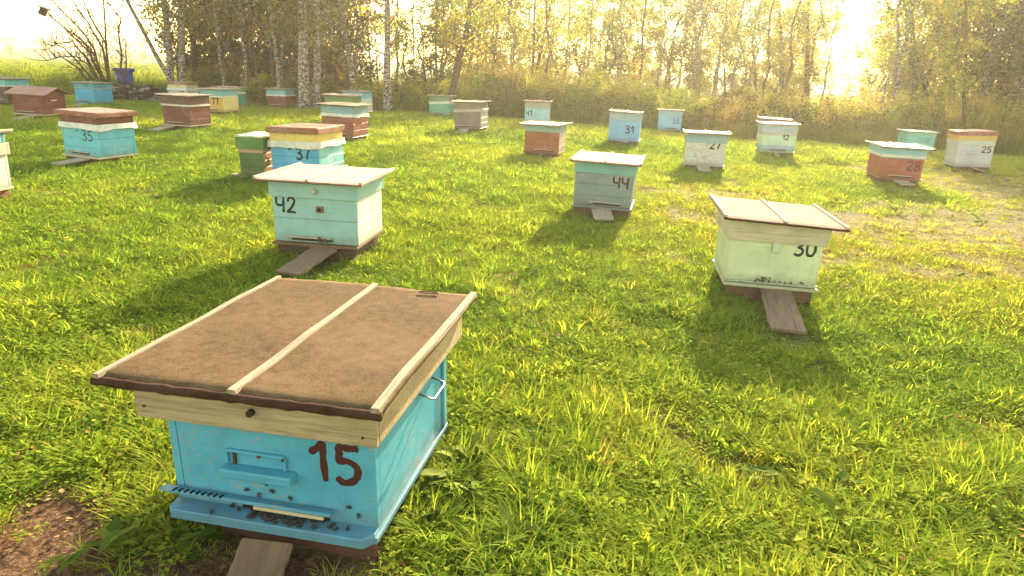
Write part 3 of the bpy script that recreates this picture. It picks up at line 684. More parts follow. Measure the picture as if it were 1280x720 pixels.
hive('31', P['31'], 'blue beehive with number 31 and grey blue lid skirt', (.17, .40, .58), layers=[('band', .165, .006, (.28, .38, .42))], roof=rf('31', ROOFTAN, ov=.03, ovy=.05, tilt=R(1.5)), num=('31', .54, .38, .14, INK), plank=(.5, (782, 182), .20, .022), entrance=.0)
hive('33', P['33'], 'blue beehive with faint number 33 and whitish roof, farthest in the middle right', (.20, .42, .58), layers=[('band', .14, .004, (.26, .42, .50))], roof=rf('33', ROOFWHITE, ov=.06, ovy=.05, lipm=LIPT), num=('33', .62, .45, .12, plain('faded_number_paint', (.10, .14, .25), .6)), entrance=.05)
hive('27', P['27'], 'white beehive with number 27 and blue grey lid skirt, leaning slightly', (.56, .54, .48), layers=[('band', .13, .016, (.22, .36, .36))], roof=rf('27', ROOFPALE, ov=.07, ovy=.08), num=('27', .60, .72, .115, INK), plank=(.48, (881, 218), .20, .022), entrance=.0, tiltx=R(-1), wear=.5)
hive('12', P['12'], 'beehive in mint and grey blue stripes with number 12 and whitish roof', (.48, .56, .46), layers=[('band', .135, .012, (.36, .42, .48))], roof=rf('12', ROOFWHITE, ov=.06, ovy=.06, lipm=LIPT), num=('12', .60, .60, .095, INK), plank=(.45, (974, 199), .24, .02), splits=[(.31, .372, (.48, .40, .34)), (.02, .11, (.30, .40, .48)), (.115, .305, (.48, .60, .42))])
hive('be', P['be'], 'pale beehive of which only the roof shows behind the striped hive', (.48, .50, .46), layers=[('band', .10, .0, (.30, .16, .12))], roof=rf('be', ROOFWHITE, ov=.06, ovy=.06, lipm=LIPT))
hive('28', P['28'], 'red orange beehive with dark number 28, light blue lid skirt and pale roof', (.33, .065, .032), layers=[('strip', .04, 0, (.66, .58, .46)), ('band', .145, .012, (.22, .46, .54))], roof=rf('28', ROOFWHITE, ov=.08, ovy=.11, lipm=LIPB), num=('28', .62, .42, .14, plain('maroon_number_paint', (.12, .03, .02), .6)), plank=(.52, (1134, 235), .22, .022), entrance=.02)
hive('tq', P['tq'], 'turquoise green beehive with pale roof, behind the orange red hive at right', (.12, .44, .38), layers=[('band', .09, .006, (.22, .48, .40))], roof=rf('tq', ROOFWHITE, ov=.05, ovy=.05, tilt=R(.8)), num=('12', .62, .60, .09, plain('faded_number_paint', (.10, .14, .25), .6)), entrance=False)
hive('25', P['25'], 'white beehive with number 25, yellow band and flat red lid, far right', (.46, .45, .45), layers=[('band', .085, .01, (.50, .47, .40)), ('band', .075, .015, (.55, .34, .08)), ('slab', .07, .02, (.27, .07, .035))], num=('25', .68, .62, .11, INK), plank=(.48, (1229, 217), .22, .022), entrance=False,
     extra=lambda e, W, D, H, z: MB().box((-.05, -.01, .22), (.20, .016, .014)).build('handle_bar', paint((.3, .29, .28), .3), e, bevel=.003))

# plank of hive 15
def plank15():
    e, W, D, H, s = HV['15']; m = Matrix.Rotation(H15[2], 3, 'Z')
    top = Vector((H15[0], H15[1], 0))+m @ Vector((.02, -.085, 0)); top.z = H15[6]+float(gz0(H15[0], H15[1]))-.035
    end = gpt(312, 742); end.z += .010; d = end-top; L = d.length; ax = d.normalized(); sdv = Vector((1, 0, 0)); sdv = (sdv-ax*sdv.dot(ax)).normalized(); sdv = d.cross(Vector((0, 0, 1))).normalized(); nrm = sdv.cross(ax)
    if nrm.z < 0: sdv = -sdv; nrm = sdv.cross(ax)
    vv = []; segs = 12; rr = random.Random(3); pw, th = .165, .022
    for k in range(segs+1):
        f = k/segs; wl = pw*(1+.03*rr.uniform(-1, 1))
        for a, b in ((-1, -1), (1, -1), (1, 1), (-1, 1)): vv.append((a*wl/2, -f*L, b*th/2))
    ff = []
    for k in range(segs):
        a = k*4; ff += [(a, a+4, a+5, a+1), (a+1, a+5, a+6, a+2), (a+2, a+6, a+7, a+3), (a+3, a+7, a+4, a)]
    ff += [(0, 1, 2, 3), tuple(segs*4+i for i in (3, 2, 1, 0))]
    po = MB().add(vv, ff).build('landing_plank', wood((.185, .12, .07), .38, 1), None, bevel=.003)
    M_ = Matrix((-sdv, -ax, nrm)).transposed()
    if M_.determinant() < 0: M_ = Matrix((sdv, -ax, nrm)).transposed()
    po.matrix_world = Matrix.Translation(top) @ M_.to_4x4()
    tag(po, 'brown plank ramp leaning on the big blue hive 15, cut by the bottom edge', 'plank', 'landing planks leaning on the hives')
    PLANKS.append((top.x, top.y, end.x, end.y, pw))
plank15()

# ------------------------------------------------------------------ bees
def bee_parts():
    b = MB(); b.ball((0, -.0035, .0032), (.0026, .0046, .0024), 8, 6); b.ball((0, .0022, .0034), (.0024, .0025, .0023), 8, 5); b.ball((0, .0052, .0030), (.0018, .0014, .0016), 8, 5)
    for sx in (-1, 1):
        for yy in (-.0005, .002, .004): b.tube([(sx*.0015, yy, .003), (sx*.0040, yy+.0005*sx, .0038), (sx*.0052, yy-.001, .0002)], .00035, 4)
    w_ = MB()
    for sx in (-1, 1): w_.add([(sx*.001, .0025, .0056), (sx*.0042, -.004, .0058), (sx*.0034, -.0082, .0055), (sx*.0010, -.006, .0056)], [(0, 1, 2, 3)])
    tb = NT('bee_body'); v = tb.n('ShaderNodeTexCoord').outputs['Object']; y = tb.n('ShaderNodeSeparateXYZ', i={0: v}).outputs[1]
    st = tb.math('SINE', tb.math('MULTIPLY', y, 3200.))
    c = tb.mix(tb.ramp(st, [(.45, (0, 0, 0)), (.6, (1, 1, 1))]), (.012, .007, .004), (.07, .032, .010))
    return b.mesh('bee_body', tb.end(c, .5), True), w_.mesh('bee_wings', plain('bee_wing', (.10, .08, .06), .35))
bb_, bw_ = bee_parts(); BEES = []
def bee(wp, nrm, ang, label, sc_=1.35):
    e = bpy.data.objects.new('bee', bb_); C.objects.link(e)
    q = nrm.to_track_quat('Z', 'Y').to_matrix().to_4x4() @ Matrix.Rotation(ang, 4, 'Z')
    e.matrix_world = Matrix.Translation(wp) @ q @ Matrix.Scale(sc_, 4)
    w_ = bpy.data.objects.new('wings', bw_); C.objects.link(w_); w_.parent = e
    tag(e, label, 'bee', 'honey bees at the hive entrances')
def hm(key):
    e = HV[key][0]; return Matrix.Translation(e.location) @ e.rotation_euler.to_matrix().to_4x4()
M15 = hm('15'); rb = random.Random(5)
front = M15.to_3x3() @ Vector((0, -1, 0)); upn = M15.to_3x3() @ Vector((0, -.1, 1)).normalized()
for k in range(64):
    u = rb.gauss(.01, .065) if k < 52 else rb.uniform(-.12, .28); yv = -rb.uniform(.006, .052)
    bee(M15 @ Vector((u, yv, .0135-.10*-yv)), upn, rb.uniform(0, 6.3), 'small brown honey bee crawling on the blue ledge of hive 15')
for u, z in ((-.02, .115), (-.09, .052+.03), (.0, .09), (.26, .075), (.29, .05), (.06, .075), (-.05, .068)):
    bee(M15 @ Vector((u, -.003, z)), front, rb.uniform(0, 6.3), 'small brown honey bee sitting on the blue front of hive 15')
for key, lab, n in (('42', 'small dark honey bee at the entrance of turquoise hive 42', 16), ('30', 'small dark honey bee at the entrance of mint hive 30', 20)):
    Mx = hm(key); fr = Mx.to_3x3() @ Vector((0, -1, 0))
    for k in range(n):
        bee(Mx @ Vector((rb.gauss(.07 if key == '42' else .0, .05 if key == '42' else .08), -.021, rb.uniform(.02, .055))), fr, rb.uniform(0, 6.3), lab, 1.4)

# ------------------------------------------------------------------ log pile with a blue tub
def logpile():
    c = gpt(172, 124); bark = NT('birch_bark_log'); v = bark.n('ShaderNodeTexCoord').outputs['Object']
    k = bark.noise(bark.scaled(v, (40, 40, 9)), 1.6, 4, .6)
    mb_ = bark.end(bark.ramp(k, [(.44, (.04, .02, .015)), (.50, (.40, .33, .29)), (.7, (.52, .47, .42))]), .85)
    dk = plain('dark_bark', (.07, .04, .028), .9); endm = plain('cut_wood', (.42, .28, .16), .85)
    rr = random.Random(9); Y0 = 21.3; prot = []
    for i in range(3):
        L = .55+.2*i; r = .026+.010*i
        b = MB(); b.tube([(0, -L/2, 0), (.03, -L/6, .01), (-.025, L/6, .0), (0, L/2, .01)], [r*1.1, r, r*.95, r*.85], 9, True); prot.append((b.mesh('log', mb_ if i < 2 else dk, True), L, r))
    x0 = at(150, 120, Y0).x; x1 = at(196, 120, Y0).x
    for row in range(7):
        n = 15-row; 
        for k in range(n):
            me, L, r = prot[rr.choice((0, 1, 2, 2))]
            x = x0+.05+(x1-x0-.1)*(k+.5+row*.4)/15+rr.uniform(-.05, .05)
            o = bpy.data.objects.new('birch_log', me); C.objects.link(o)
            o.location = (x, Y0+rr.uniform(-.25, .25), float(gz(x, Y0))+.05+row*.065)
            o.rotation_euler = (rr.uniform(-.25, .25), rr.uniform(0, 6), R(90)+rr.uniform(-1.1, 1.1))
            tag(o, 'cut birch log lying crosswise in the pile of firewood', 'log', 'cut logs in the firewood pile')
    # tub
    p = at(156.5, 104, 21.3); 
    tb = empty('blue_tub', (p.x, 21.3, p.z-.02)); tag(tb, 'blue plastic tub with wide rim standing on the log pile', 'tub')
    m = plain('blue_plastic', (.03, .07, .36), .4)
    b = MB(); n = 28; prof = [(0, 0), (.215, 0), (.225, .02), (.255, .40), (.235, .40), (.205, .03), (0, .025)]
    vs = [(r*math.cos(2*math.pi*j/n), r*math.sin(2*math.pi*j/n), z) for r, z in prof for j in range(n)]
    fs = [(i*n+j, i*n+(j+1) % n, (i+1)*n+(j+1) % n, (i+1)*n+j) for i in range(len(prof)-1) for j in range(n)]
    b.add(vs, fs).build('body', m, tb, smooth=True)
    b = MB(); prof = [(.254, .36), (.30, .365), (.305, .44), (.29, .46), (.245, .46), (.24, .41)]
    vs = [(r*math.cos(2*math.pi*j/n), r*math.sin(2*math.pi*j/n), z) for r, z in prof for j in range(n)]
    fs = [(i*n+j, i*n+(j+1) % n, (i+1) % 6*n+(j+1) % n, (i+1) % 6*n+j) for i in range(6) for j in range(n)]
    b.add(vs, fs).build('rim', m, tb, smooth=True)
logpile()

# ------------------------------------------------------------------ trees
def bark_mat(name, white):
    t = NT(name); v = t.n('ShaderNodeTexCoord').outputs['Object']
    a = t.noise(t.scaled(v, (9, 9, 14)), 1.4, 6, .7, .6); b = t.noise(t.scaled(v, (5, 5, 26)), 1.5, 4, .6)
    if white:
        c = t.ramp(a, [(.40, (.035, .025, .02)), (.50, (.20, .15, .12)), (.58, (.46, .40, .34))])
        c = t.mix(t.ramp(b, [(.6, (0, 0, 0)), (.66, (1, 1, 1))]), c, (.06, .04, .03))
        z = t.n('ShaderNodeSeparateXYZ', i={0: v}).outputs[2]
    else: c = t.ramp(a, [(.35, (.045, .026, .015)), (.6, (.15, .09, .055)), (.75, (.24, .17, .11))])
    return t.end(c, .9, t.bump(a, .8, .03), .1)
BIRCH = bark_mat('birch_bark', True); BROWN = bark_mat('brown_bark', False)
LEAF = {
 'olive': leafmat('olive_leaves', [(0, (.028, .045, .008)), (.4, (.085, .10, .014)), (.75, (.20, .16, .022)), (1, (.30, .15, .03))], .55, .02, False),
 'gold': leafmat('golden_leaves', [(0, (.10, .13, .016)), (.4, (.22, .25, .028)), (.8, (.38, .35, .045)), (1, (.42, .28, .06))], .6, .02, False),
 'green': leafmat('green_leaves', [(0, (.06, .10, .012)), (.5, (.15, .21, .026)), (1, (.32, .33, .045))], .55, .04, False)}
def leafmesh(name, centers, tints, size, seed, mat, droop=.3):
    g = np.random.default_rng(seed); n = len(centers); c = np.asarray(centers)
    a = g.normal(size=(n, 3)); a /= np.linalg.norm(a, axis=1)[:, None]
    b = g.normal(size=(n, 3)); b -= a*(a*b).sum(1)[:, None]; b /= np.linalg.norm(b, axis=1)[:, None]
    s = size*g.uniform(.6, 1.35, (n, 1)); w_ = s*.42
    v = np.stack([c-a*s*.5, c+b*w_, c+a*s*.55, c-b*w_], 1).reshape(-1, 3)
    me = bpy.data.meshes.new(name); me.vertices.add(4*n); me.vertices.foreach_set('co', v.astype('f').ravel())
    me.loops.add(4*n); me.loops.foreach_set('vertex_index', np.arange(4*n, dtype='i'))
    me.polygons.add(n); me.polygons.foreach_set('loop_start', np.arange(0, 4*n, 4, dtype='i')); me.polygons.foreach_set('loop_total', np.full(n, 4, 'i'))
    me.update(); me.validate()
    at1 = me.attributes.new('tint', 'FLOAT', 'POINT'); at1.data.foreach_set('value', np.repeat(tints, 4).astype('f'))
    at2 = me.attributes.new('bt', 'FLOAT', 'POINT'); at2.data.foreach_set('value', np.repeat(g.random(n), 4).astype('f'))
    me.materials.append(mat); return me
def crown(seed, z0, z1, rx, nclump, per, size, mat, base=.4, spread=.33, yscale=1.):
    g = np.random.default_rng(seed); cs = []; ts = []
    for k in range(nclump):
        f = g.random(); z = z0+(z1-z0)*f; rad = rx*(math.sin(math.pi*min(1, .12+.88*(1-f)**.8)) * .8+.25)*math.sqrt(g.random()); an = g.random()*6.283
        c = np.array([math.cos(an)*rad, math.sin(an)*rad*yscale, z]); m = int(per*g.uniform(.4, 1.5)); sp_ = spread*g.uniform(.5, 1.3)
        p = c+g.normal(size=(m, 3))*np.array([sp_, sp_, sp_*.75]); cs.append(p); ts.append(np.full(m, np.clip(base+g.normal()*.30, 0, 1)))
    return leafmesh('crown', np.concatenate(cs), np.concatenate(ts), size, seed, LEAF[mat])
def limbs(mb, path, r0, seed, n, z_from, ln, thin=.35):
    g = random.Random(seed); P_ = [Vector(p) for p in path]
    for k in range(n):
        f = g.uniform(0, .98); i = int(f*(len(P_)-1)); p = P_[i].lerp(P_[min(i+1, len(P_)-1)], f*(len(P_)-1)-i)
        if p.z < z_from: continue
        an = g.uniform(0, 6.28); L = ln*g.uniform(.5, 1.2); pts = [p]; d = Vector((math.cos(an), math.sin(an), g.uniform(.3, 1.2))).normalized()
        q = p.copy()
        for s_ in range(5):
            d = (d+Vector((g.uniform(-.3, .3), g.uniform(-.3, .3), g.uniform(-.12, .2)))).normalized(); q = q+d*L/5; pts.append(q.copy())
        rr = r0*thin*(1-f*.6); mb.tube(pts, [max(.006, rr*(1-s_/5.5)) for s_ in range(6)], 5, False)
        for m_ in range(3):
            i2 = g.randint(1, 4); q2 = pts[i2].copy(); d2 = (d+Vector((g.uniform(-1, 1), g.uniform(-1, 1), g.uniform(-.4, .8)))).normalized()
            mb.tube([q2, q2+d2*L*.25, q2+d2*L*.5+Vector((0, 0, -.04))], [rr*.4, rr*.25, .005], 4, False)
    return mb
# individual trunks measured from the photograph: base px, top px at y=0, diameter, depth, bark, crown kind, label
TR = [
 (306, 78, 298, .11, 23, 1, 'olive', 'thin pale birch at the left end of the dark thicket'),
 (348, 95, 337, .13, 22, 1, 'olive', 'slim white birch leaning left, just left of the double birch'),
 (440, 95, 424, .21, 23, 1, 'olive', 'spotted birch leaning left between the double birch and the sky gap'),
 (463, 95, 459, .07, 25, 0, 'gold', 'thin dark tree in the bright sky gap'),
 (472, 95, 470, .05, 26, 0, 'gold', 'spindly sapling beside the straight birch in the sky gap'),
 (485, 95, 485, .24, 22, 1, 'gold', 'straight thick birch standing against the bright sky gap'),
 (517, 95, 517, .07, 30, 0, 'gold', 'very thin tree right of the straight birch'),
 (546, 98, 546, .12, 28, 1, 'gold', 'pale slender birch left of the leaning trunk'),
 (566, 108, 591, .24, 22, 0, 'gold', 'grey trunk leaning right, in the centre left of the wood'),
 (618, 95, 621, .13, 30, 0, 'gold', 'dark straight trunk right of the leaning grey trunk'),
 (597, 95, 600, .12, 32, 1, 'gold', 'pale birch behind the leaning grey trunk'),
 (640, 95, 645, .12, 33, 1, 'gold', 'pale birch left of the centre of the wood'),
 (668, 95, 690, .18, 32, 0, 'gold', 'hazy trunk leaning right in the centre of the wood'),
 (725, 130, 737, .055, 23.4, 1, 'gold', 'thin white sapling standing in front of the wood'),
 (776, 100, 776, .12, 34, 0, 'green', 'slender hazy tree at the centre, right of the white sapling'),
 (832, 102, 852, .13, 32, 1, 'gold', 'pale leaning birch right of centre'),
 (872, 102, 868, .2, 34, 0, 'gold', 'thick hazy trunk right of the pale leaning birch'),
 (905, 102, 901, .12, 34, 0, 'gold', 'slim hazy trunk left of the tall golden trees'),
 (978, 104, 974, .24, 32, 0, 'gold', 'tall golden tree left of the sky gap on the right'),
 (1008, 104, 1010, .26, 31, 0, 'gold', 'golden tree bordering the sky gap on its left'),
 (944, 104, 938, .16, 34, 0, 'gold', 'hazy tree with broad golden crown left of the tall golden trees'),
 (1118, 122, 1113, .10, 26, 1, 'gold', 'pale thin trunk bordering the sky gap on its right'),
 (1142, 132, 1139, .25, 24, 0, 'gold', 'thick brown trunk at right with golden crown'),
 (1161, 126, 1128, .17, 25, 0, 'gold', 'dark trunk leaning left beside the thick brown trunk'),
 (1172, 130, 1214, .16, 24.5, 0, 'gold', 'dark trunk leaning right beside the thick brown trunk'),
 (1205, 150, 1207, .10, 17.8, 0, 'gold', 'thin straight grey trunk standing behind hive 25'),
 (1193, 128, 1196, .11, 27, 0, 'gold', 'thin brown trunk in the right wood'),
 (1226, 134, 1240, .18, 24, 0, 'olive', 'brown trunk at right under a rusty crown'),
 (1275, 142, 1278, .24, 21.5, 0, 'olive', 'dark trunk at the right edge'),
 (1253, 134, 1250, .12, 25, 0, 'olive', 'thin dark trunk near the right edge'),
]
def tree_from(pxb, pyb, pxt, dia, Y, white, kind, label, seed, H=None, name=None):
    b = at(pxb, pyb, Y); gzb = float(gz(b.x, Y)); tp = at(pxt, 0, Y)
    d = (tp-b)/(tp.z-b.z); base = b+d*(gzb-.1-b.z)
    H = H or (7.2 if pxb < 520 else 5.9); H = H*random.Random(seed).uniform(.92, 1.06)
    e = empty(name or ('birch_tree' if white else 'tree'), base); tag(e, label, 'tree', 'trees along the wood edge')
    g = random.Random(seed); pts = []; rad = []; n = 9
    for k in range(n+1):
        f = k/n; z = H*f
        pts.append((d.x*z+g.uniform(-1, 1)*.035*(f > 0), g.uniform(-1, 1)*.035, z)); rad.append(dia/2*(1.25-.2*min(1, f*8))*(1-.75*f) if f > 0 else dia/2*1.35)
    mb = MB().tube(pts, rad, 10, False); limbs(mb, pts, dia/2, seed, 12 if dia > .1 else 7, 1.7, 1.5 if dia > .1 else .8)
    mb.build('trunk', BIRCH if white else BROWN, e, smooth=True)
    nc = int(26+dia*170) if dia > .06 else 14
    if pxb < 520 and kind == 'gold': nc = int(nc*.4)
    me = crown(seed+100, 2.2 if white else 1.6, H+.3, (1.0 if dia < .12 else 1.5), int(nc*.75), 85, .085, kind, .5, .24)
    c_ = bpy.data.objects.new('crown', me); C.objects.link(c_); c_.parent = e; c_.location = (d.x*H*.5, 0, 0)
for i, r in enumerate(TR): tree_from(*r, seed=40+i)
def multi(pyb, stems, Y, label, kind, seed, crown_n, crown_spec, mats):
    b0 = at(stems[0][0], pyb, Y); g0 = float(gz(b0.x, Y)); e = empty('birch_tree', (b0.x, Y, g0)); tag(e, label, 'tree', 'trees along the wood edge')
    for k, (pb, pt_, pyt, dia, H, yy) in enumerate(stems):
        b = at(pb, pyb, Y); tp = at(pt_, pyt, Y); d = (tp-b)/(tp.z-b.z); g = random.Random(seed+k)
        pts = []; rad = []
        for q in range(11):
            z = H*q/10-.1; p = b+d*(g0+z-b.z); f = q/10
            pts.append((p.x-b0.x+g.uniform(-.03, .03), yy+g.uniform(-.03, .03), z)); rad.append(dia/2*(1.3 if q == 0 else 1.05)*(1-.65*f))
        mb = MB().tube(pts, rad, 10, False); limbs(mb, pts, dia/2, seed+k, 12, 1.3, 1.4); mb.build('trunk', mats[k], e, smooth=True)
    me = crown(seed+9, *crown_spec[:3], crown_n, 85, .085, kind, .5, .3); c_ = bpy.data.objects.new('crown', me); C.objects.link(c_); c_.parent = e; c_.location = crown_spec[3]
multi(97, [(214, 206, 0, .22, 7, 0), (226, 224, 0, .24, 7.2, .1), (219, 218, 0, .10, 6.5, .25), (212, 158, -4, .15, 5, -.1)], 22, 'clump of four spotted birch trunks forking low, left by the open sky', 'gold', 300, 42, (2.3, 7, 1.5, (-.2, 0, 0)), [BIRCH, BIRCH, BROWN, BIRCH])
multi(100, [(380, 378, 0, .33, 7.5, 0), (391, 390, 0, .24, 7.2, .35)], 21, 'white double birch with black spots before the dark thicket', 'olive', 320, 60, (2.4, 7.5, 1.8, (0, 0, 0)), [BIRCH, BIRCH])

# understory trees: a few shapes, copied
protos = {}
def bushy(kind, v, H, rx):
    key = (kind, v)
    if key in protos: return protos[key]
    seed = 500+v*7+len(kind); g = random.Random(seed); pts = [(g.uniform(-.08, .08)*k, g.uniform(-.08, .08)*k, H*.9*k/6) for k in range(7)]
    mb = MB().tube(pts, [.09*(1-.12*k) for k in range(7)], 7, False); limbs(mb, pts, .08, seed, 16, .5, rx*.9, .5)
    protos[key] = (mb.mesh('trunk', BROWN, True), crown(seed, .5, H, rx, 52, 105, .08, kind, .5, .20)); return protos[key]
UND = []
rr = random.Random(21)
def und(px, Y, kind, v, s, label, H=4.6, rx=1.5):
    p = at(px, 100, Y); z = float(gz(p.x, Y)); tm, cm = bushy(kind, v, H, rx)
    e = empty('leafy_tree', (p.x, Y, z)); e.rotation_euler = (0, 0, rr.uniform(0, 6.28)); e.scale = (s, s, s*rr.uniform(.92, 1.1)); tag(e, label, 'tree', 'leafy trees filling the wood')
    for n_, m_ in (('trunk', tm), ('crown', cm)):
        o = bpy.data.objects.new(n_, m_); C.objects.link(o); o.parent = e
for px in range(250, 450, 21): und(px+rr.uniform(-6, 6), rr.uniform(23.5, 27), 'olive', rr.randint(0, 2), rr.uniform(1.0, 1.3), 'dense dark olive tree in the thicket behind the left birches')
for px in (262, 290, 330, 365, 400, 425): und(px+rr.uniform(-6, 6), rr.uniform(28, 31), 'olive', rr.randint(0, 2), rr.uniform(1.25, 1.5), 'dense dark olive tree in the thicket behind the left birches')
for px, s in ((508, .62), (530, .78), (556, .95)): und(px, 27.5, 'green', 0, s, 'rounded green tree sloping down into the sky gap')
for px in range(590, 1020, 34): und(px+rr.uniform(-10, 10), rr.uniform(32, 38), rr.choice(('gold', 'gold', 'green')), rr.randint(0, 2), rr.uniform(.95, 1.15), 'hazy yellow green tree in the middle of the wood')
for px in range(600, 1020, 46): und(px+rr.uniform(-10, 10), rr.uniform(42, 50), rr.choice(('gold', 'green')), rr.randint(0, 2), rr.uniform(1.2, 1.7), 'hazy golden tree at the back of the middle wood')
for px, Y, s, k in ((1100, 33, .85, 'gold'), (1120, 30, 1.0, 'gold'), (1140, 27, 1.0, 'gold'), (1165, 31, 1.15, 'gold'), (1190, 29, 1.15, 'gold'), (1215, 27, 1.05, 'gold'), (1245, 24.5, .95, 'olive'), (1262, 23, .95, 'olive'), (1290, 22.5, 1.0, 'olive'), (1278, 26, 1.2, 'olive'), (1325, 24, 1.1, 'olive'), (1360, 23, 1.1, 'olive')):
    und(px, Y, k, rr.randint(0, 2), s, 'golden leafy tree in the right wood' if k == 'gold' else 'rusty olive tree at the right edge of the wood')
for px in (1040, 1062, 1085, 1105, 1130): und(px, 75, 'green', 1, 1.0, 'distant pale tree beyond the clearing on the right', 4.6, 1.5)
for px in (20, 130, 165, 182, 60): und(px, 120, 'green', 1, .75, 'tiny pale tree on the far left horizon')

# slim pole-like trunks standing between the leafy trees
SL = []
for v in range(6):
    g = random.Random(700+v); H = 6.0; p_ = [(g.uniform(-.05, .05)+.06*k*g.uniform(-1, 1.2)*.6, g.uniform(-.05, .05), H*k/8) for k in range(9)]
    mb = MB().tube(p_, [.055*(1.15-.085*k) for k in range(9)], 7, False); limbs(mb, p_, .05, 700+v, 16, 1.2, .9, .35)
    SL.append((mb.mesh('trunk', BIRCH if v % 2 else BROWN, True), crown(760+v, 2.4, 6.2, .75, 22, 60, .085, ('gold', 'green')[v % 2], .6, .22)))
def slim(px, Y, label, s):
    p = at(px, 100, Y); z = float(gz(p.x, Y)); e = empty('slim_tree', (p.x, Y, z-.05)); e.rotation_euler = (0, 0, rr.uniform(0, 6.28)); e.scale = (s, s, rr.uniform(.9, 1.05)); tag(e, label, 'tree', 'slim trunks between the leafy trees')
    for n_, m_ in zip(('trunk', 'crown'), SL[rr.randint(0, 5)]):
        o = bpy.data.objects.new(n_, m_); C.objects.link(o); o.parent = e
for px in range(500, 1030, 23): slim(px+rr.uniform(-6, 6), rr.uniform(25, 34), 'slim pole like trunk in the middle wood', rr.uniform(.7, 1.25))
for px in range(250, 470, 22): slim(px+rr.uniform(-7, 7), rr.uniform(22.5, 25), 'slim trunk before the dark left thicket', rr.uniform(.6, 1.1))
for px in range(1105, 1290, 19): slim(px+rr.uniform(-6, 6), rr.uniform(21, 27), 'slim trunk in the right wood', rr.uniform(.8, 1.5))

# bare shrub with leaning stems, and the birdhouse
def shrub():
    Y = 20.6; b = at(135, 112, Y); z0 = float(gz(b.x, Y)); e = empty('bare_shrub', (b.x, Y, z0)); tag(e, 'bare brown shrub with long stems leaning left under the birdhouse', 'shrub')
    mb = MB(); g = random.Random(77)
    def stem(pxs, r0):
        pts = [at(x, y, Y+g.uniform(-.3, .3))-Vector((b.x, Y, z0)) for x, y in pxs]; fine = []
        for i in range(len(pts)-1):
            for k in range(4): fine.append(pts[i].lerp(pts[i+1], k/4)+Vector((g.uniform(-.015, .015), 0, g.uniform(-.015, .015))))
        fine.append(pts[-1]); n = len(fine); mb.tube(fine, [max(.011, r0*(1-.75*i/n)) for i in range(n)], 6, False)
        for k in range(n):
          for _q in range(2):
            if g.random() < .7 and k > 1:
                p = fine[k]; d = Vector((g.uniform(-1, .35), g.uniform(-.5, .5), g.uniform(-.1, 1))).normalized(); L = g.uniform(.2, .7)
                mb.tube([p, p+d*L*.5, p+d*L+Vector((0, 0, .08))], [.012, .009, .005], 4, False)
    for s_ in ([(140, 122), (128, 60), (110, 28), (90, 0), (84, -12)], [(138, 122), (112, 66), (84, 38), (70, 26), (57, 15)], [(135, 122), (108, 72), (90, 52), (72, 55), (58, 62)],
               [(140, 122), (118, 70), (98, 46), (88, 40)], [(150, 118), (152, 70), (148, 40), (151, 24), (140, 8), (128, -4)], [(133, 122), (110, 80), (95, 70), (70, 72)], [(130, 120), (100, 80), (80, 60), (64, 52)],
               [(136, 122), (122, 78), (112, 58), (100, 50)], [(155, 118), (158, 80), (157, 50)], [(128, 122), (96, 84), (76, 70), (60, 76)], [(140, 122), (132, 55), (112, 20), (100, -8)], [(136, 120), (133, 60), (130, 10), (128, -8)], [(132, 122), (118, 62), (104, 40), (72, 8), (60, -8)]): stem(s_, .036)
    mb.build('stems', BROWN, e, smooth=True)
    g2 = np.random.default_rng(4); pts = [(g2.uniform(-.9, .5), g2.uniform(-.4, .4), g2.uniform(.9, 2.6)) for _ in range(90)]
    c_ = bpy.data.objects.new('leaves', leafmesh('leaves', np.array(pts), np.full(90, .5), .07, 3, LEAF['gold'])); C.objects.link(c_); c_.parent = e
    # birdhouse
    p = at(54, 14, Y); h = empty('birdhouse', p); h.rotation_euler = (R(8), R(28), R(35)); tag(h, 'small wooden birdhouse tilted at the tip of a bare stem against the sky', 'birdhouse')
    m = wood((.12, .06, .04), .5, 0); MB().box((0, 0, -.02), (.20, .18, .20)).build('box', m, h, bevel=.004)
    MB().box((-.02, 0, .095), (.34, .26, .022), Matrix.Rotation(R(-10), 3, 'Y')).build('roof', wood((.16, .10, .07), .5, 0), h, bevel=.003)
    MB().tube([(0, -.085, 0), (0, -.096, 0)], .025, 12).build('entrance_hole', plain('dark_gap', (.012, .009, .007), .9), h)
    MB().tube([(0, -.085, -.05), (0, -.16, -.05)], .006, 6).build('perch', m, h)
shrub()

# ------------------------------------------------------------------ grass and weeds (stuff)
def blades(n, L, w_, spread, bend, seed, seg=3, up=.9, broad=0):
    g = random.Random(seed); vs = []; fs = []; bt = []
    for k in range(n):
        an = g.uniform(0, 6.283); r = spread*math.sqrt(g.random()); a2 = an+g.uniform(-1, 1); l = L*g.uniform(.45, 1.15); ww = w_*g.uniform(.7, 1.3)
        p = Vector((math.cos(an)*r, math.sin(an)*r, -.012)); d = Vector((math.cos(a2)*(1-up)*1.6, math.sin(a2)*(1-up)*1.6, up)).normalized(); out = Vector((math.cos(a2), math.sin(a2), 0))
        sd_ = Vector((-math.sin(a2), math.cos(a2), 0)); b0 = len(vs); b_ = bend*g.uniform(.4, 1.5); t_ = g.random()
        for s_ in range(seg+1):
            f = s_/seg; wf = ww*(1-f**2.2)*.5+.0004; vs += [tuple(p-sd_*wf), tuple(p+sd_*wf)]; bt += [t_, t_]
            p = p+d*(l/seg); d = (d+out*b_*(f+.35)-Vector((0, 0, b_*.55*(f+.2)))).normalized()
        for s_ in range(seg): a = b0+2*s_; fs.append((a, a+1, a+3, a+2))
    return vs, fs, bt
